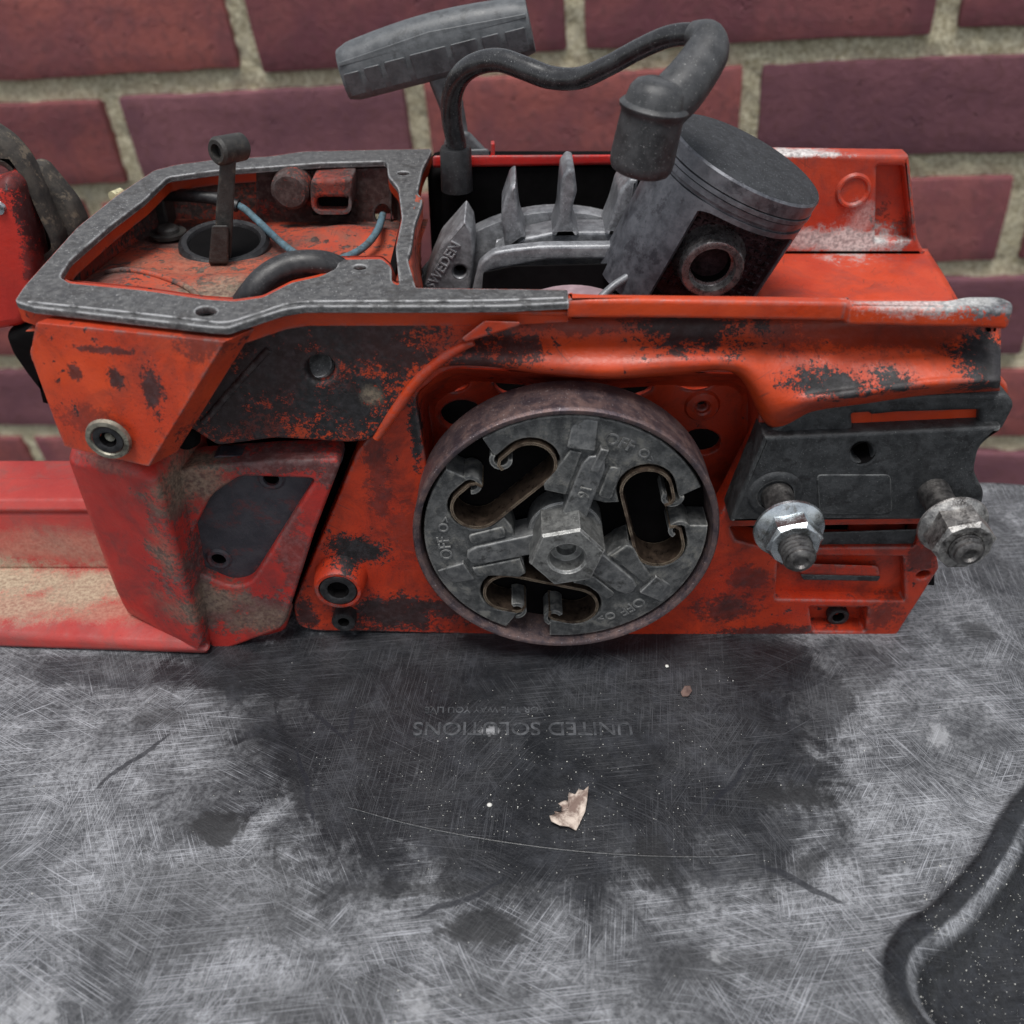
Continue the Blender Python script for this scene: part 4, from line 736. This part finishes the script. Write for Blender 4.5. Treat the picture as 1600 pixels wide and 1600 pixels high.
hull('handle_block', [aY(x, y, Y) for x, y, Y in lw]+[aY(255, 738, 8), aY(108, 700, 20), (-101, 12, 1), (-126, 22, 3), (-92, 30, 70), (-118, 40, 70), (-101, 40, 1), (-124, 40, 3)], 'paint_red', SAW, 2.2)
cov = vplate('side_cover', [(246, 748, 4), (300, 730, 10), (430, 721), (524, 718, 8), (532, 726, 8), (490, 836, 8), (446, 974, 8), (436, 985, 8), (335, 1022, 6), (300, 950), (262, 800)], 7, 10, 'paint_red', SAW, [fil([(374, 745, 10), (494, 749, 12), (392, 912, 14), (360, 918, 14), (296, 890, 24), (292, 850, 20), (330, 775, 14)], 10)], 1.0, 8)
cp = vplate('cover_pad', [(335, 712), (538, 714), (420, 945), (268, 918), (268, 815)], 10.5, 5, 'grimy_pad', SAW, [ell(424, 747, 13, 12), ell(342, 873, 13, 12)], .4)
for (hx, hy) in ((424, 747), (342, 873)): lathe('pad_hole', [(2.0, -.3), (2.1, .5), (2.9, .6), (3.6, .1)], aY(hx, hy, 10.5), (0, -1, 0), 'grimy_pad', cp, 24); lathe('hole_dark', [(2.2, .1), (1.9, -4), (.01, -4)], aY(hx, hy, 10.5), (0, -1, 0), 'shade_black', cp, 18)
hull('cover_foot', [aY(x, y, Y) for Y in (11, 40) for x, y in [(326, 1020), (446, 984), (460, 940), (330, 960)]], 'paint_red', SAW, 1.5)
lathe('mount_bead', [(.01, 3), (2.5, 2.2), (3.4, 0), (2.6, -3)], aY(292, 682, 10), (0, -1, 0), 'shade_black', SAW, 20)
# ---- lower rear handle: floor slab and back wall
hull('handle_floor', [(-99.5, 3, 0.2), (-101, 3, 4), (-126, 12, 6.5), (-215, 9, 0.2), (-215, 10, 6.5), (-215, 46, 7), (-110, 46, 7), (-110, 46, .2), (-215, 46, .2)], 'paint_dusty', SAW, 1.6)
hull('handle_wall', [(x, y, z) for x in (-215, -112) for y, z in ((33, 6), (36, aY(0, 800, 36)[2]), (42, aY(0, 785, 42)[2]), (48, aY(0, 757, 48)[2]), (62, aY(0, 757, 48)[2]), (62, 6))], 'paint_dusty', SAW, 2)
hull('handle_ridge', [(x, y, z) for x in (-215, -112) for y, z in ((35, aY(0, 798, 35)[2]), (37, aY(0, 780, 37)[2]), (48, aY(0, 780, 37)[2]), (48, 12))], 'paint_dusty', SAW, .8)
# ---- upper rear handle behind the flange corner
rh = vplate('rear_handle', [(-140, 300, 20), (-20, 290, 20), (8, 276, 10), (26, 292, 10), (46, 370, 20), (58, 425, 16), (52, 478, 14), (36, 512, 10), (-140, 540, 20)], 64, 12, 'paint_handle', SAW, b=3, r=16)
vplate('handle_grip', [(-140, 150, 10), (-40, 190, 10), (8, 222), (34, 252), (58, 296), (74, 336), (92, 372), (96, 396), (60, 425), (48, 380), (26, 300), (5, 262), (-140, 262, 10)], 70, 9, 'handle_rubber', rh, b=2.5, r=14)
vplate('handle_cap', [(36, 272), (44, 258, 10), (62, 262, 10), (86, 290), (112, 322), (128, 356), (122, 376), (96, 398), (80, 350), (60, 300)], 76, 8, 'handle_rubber', rh, b=2, r=10)
vplate('trigger_guard', [(4, 524), (30, 512), (66, 508), (76, 560), (84, 640), (70, 628), (40, 590), (16, 556)], 64, 20, 'shade_black', rh, b=3, r=10)
lathe('handle_rivet', [(.01, 1), (1.6, .8), (2, 0)], aY(-1, 325, 64), (0, -1, 0), 'zinc', rh, 16)
tube('yellow_tip', [aZ(176, 308, 106), aZ(190, 302, 106)], 1.6, 'connector_nylon', SAW, 8, 10)

# ================================================================== small things on the tabletop
lp = [(861, 1292), (858, 1284), (868, 1280), (866, 1272), (876, 1272), (878, 1262), (872, 1258), (882, 1254), (890, 1252), (889, 1242), (898, 1246), (904, 1239), (912, 1243), (919, 1240), (917, 1256), (914, 1272), (906, 1288), (900, 1300), (888, 1296), (874, 1297)]
def leaf_obj(name, pts, label, lift=2.0, curl=.05):
    P = np.array([aZ(x, y, 0) for x, y in pts]); c = P.mean(0); v = []; f = []; R_ = 5; n_ = len(P)
    for k in range(R_+1):
        for i in range(n_):
            q = c+(P[i]-c)*(k/R_); d = q-c; z = .35+curl*(d[0]*.8+d[1]*.6)**2+.25*math.sin(i*2.1)*k/R_+.18*abs(math.sin(math.atan2(d[1], d[0])*3)); v.append((q[0], q[1], z))
    for k in range(R_):
        for i in range(n_): j = (i+1) % n_; f.append((k*n_+i, k*n_+j, (k+1)*n_+j, (k+1)*n_+i))
    o = mesh(name, v, f, 'dry_leaf', None, 0); m = o.modifiers.new('s', 'SOLIDIFY'); m.thickness = .00022; return tag(o, label, 'leaf')
lf = leaf_obj('leaf_scrap', lp, 'pale torn scrap of dry leaf lying below the lettering', curl=.045)
pa, pb = aZ(905, 1292, 0), aZ(908, 1250, 0); tube('leaf_vein', [(pa[0], pa[1], 1.2), ((pa[0]+pb[0])/2-.4, (pa[1]+pb[1])/2, .9), (pb[0], pb[1], 1.4)], .13, 'dry_leaf', lf, 16, 6)
leaf_obj('leaf_scrap', [(1063, 1084), (1069, 1075), (1078, 1073), (1081, 1082), (1075, 1091), (1066, 1090)], 'tiny brown leaf fragment on the dark patch under the clutch', curl=.02).data.materials[0] = M['leaf_brown']
def crumb(px_, py_, r_, label, k):
    bm = bmesh.new(); bmesh.ops.create_icosphere(bm, subdivisions=2, radius=1); r2 = random.Random(k); c = aZ(px_, py_, 0)
    for v_ in bm.verts: v_.co = Vector((v_.co.x*r_*r2.uniform(.8, 1.2)+c[0], v_.co.y*r_*r2.uniform(.8, 1.2)+c[1], (v_.co.z*.7+.62)*r_))*S
    me = bpy.data.meshes.new('grit_crumb'); bm.to_mesh(me); bm.free(); return tag(link('grit_crumb', me, 'white_grit', None, 0), label, 'grit', None)
crumb(765, 1259, .62, 'white crumb of grit to the side of the leaf scrap', 1); crumb(1042, 1042, .5, 'white crumb of grit just under the clutch drum', 2)
# loose dust specks
bv = []; bf = []
for k in range(1000):
    px_, py_ = rng.uniform(0, 1600), rng.uniform(1030, 1600)
    if k < 500: px_, py_ = rng.normal(850, 190), rng.normal(1230, 70)
    if k > 640: px_, py_ = rng.uniform(1440, 1640), rng.uniform(1330, 1620)
    c = aZ(px_, py_, 0)
    sd1 = sdist(np.array([c[0]]), np.array([c[1]]), trough)[0]; zz = float(-9*sstep(-1, 9, sd1)-2.5*sstep(12, 30, sd1)+1.8*math.exp(-((sd1+3.0)/3.0)**2))
    if c[1] > 2: continue
    r_ = rng.uniform(.06, .16) if k % 9 else rng.uniform(.16, .28); b0 = len(bv)
    for d in ((1, 0, .6), (-.5, .87, .6), (-.5, -.87, .6), (0, 0, 1.6), (0, 0, 0)): bv.append((c[0]+d[0]*r_, c[1]+d[1]*r_, zz+d[2]*r_))
    bf += [(b0, b0+1, b0+3), (b0+1, b0+2, b0+3), (b0+2, b0, b0+3), (b0+1, b0, b0+4), (b0+2, b0+1, b0+4), (b0, b0+2, b0+4)]
du = mesh('dust_specks', bv, bf, 'white_grit', None, 0); du['kind'] = 'stuff'; du['label'] = 'fine pale dust specks scattered over the tabletop'; du['category'] = 'dust'
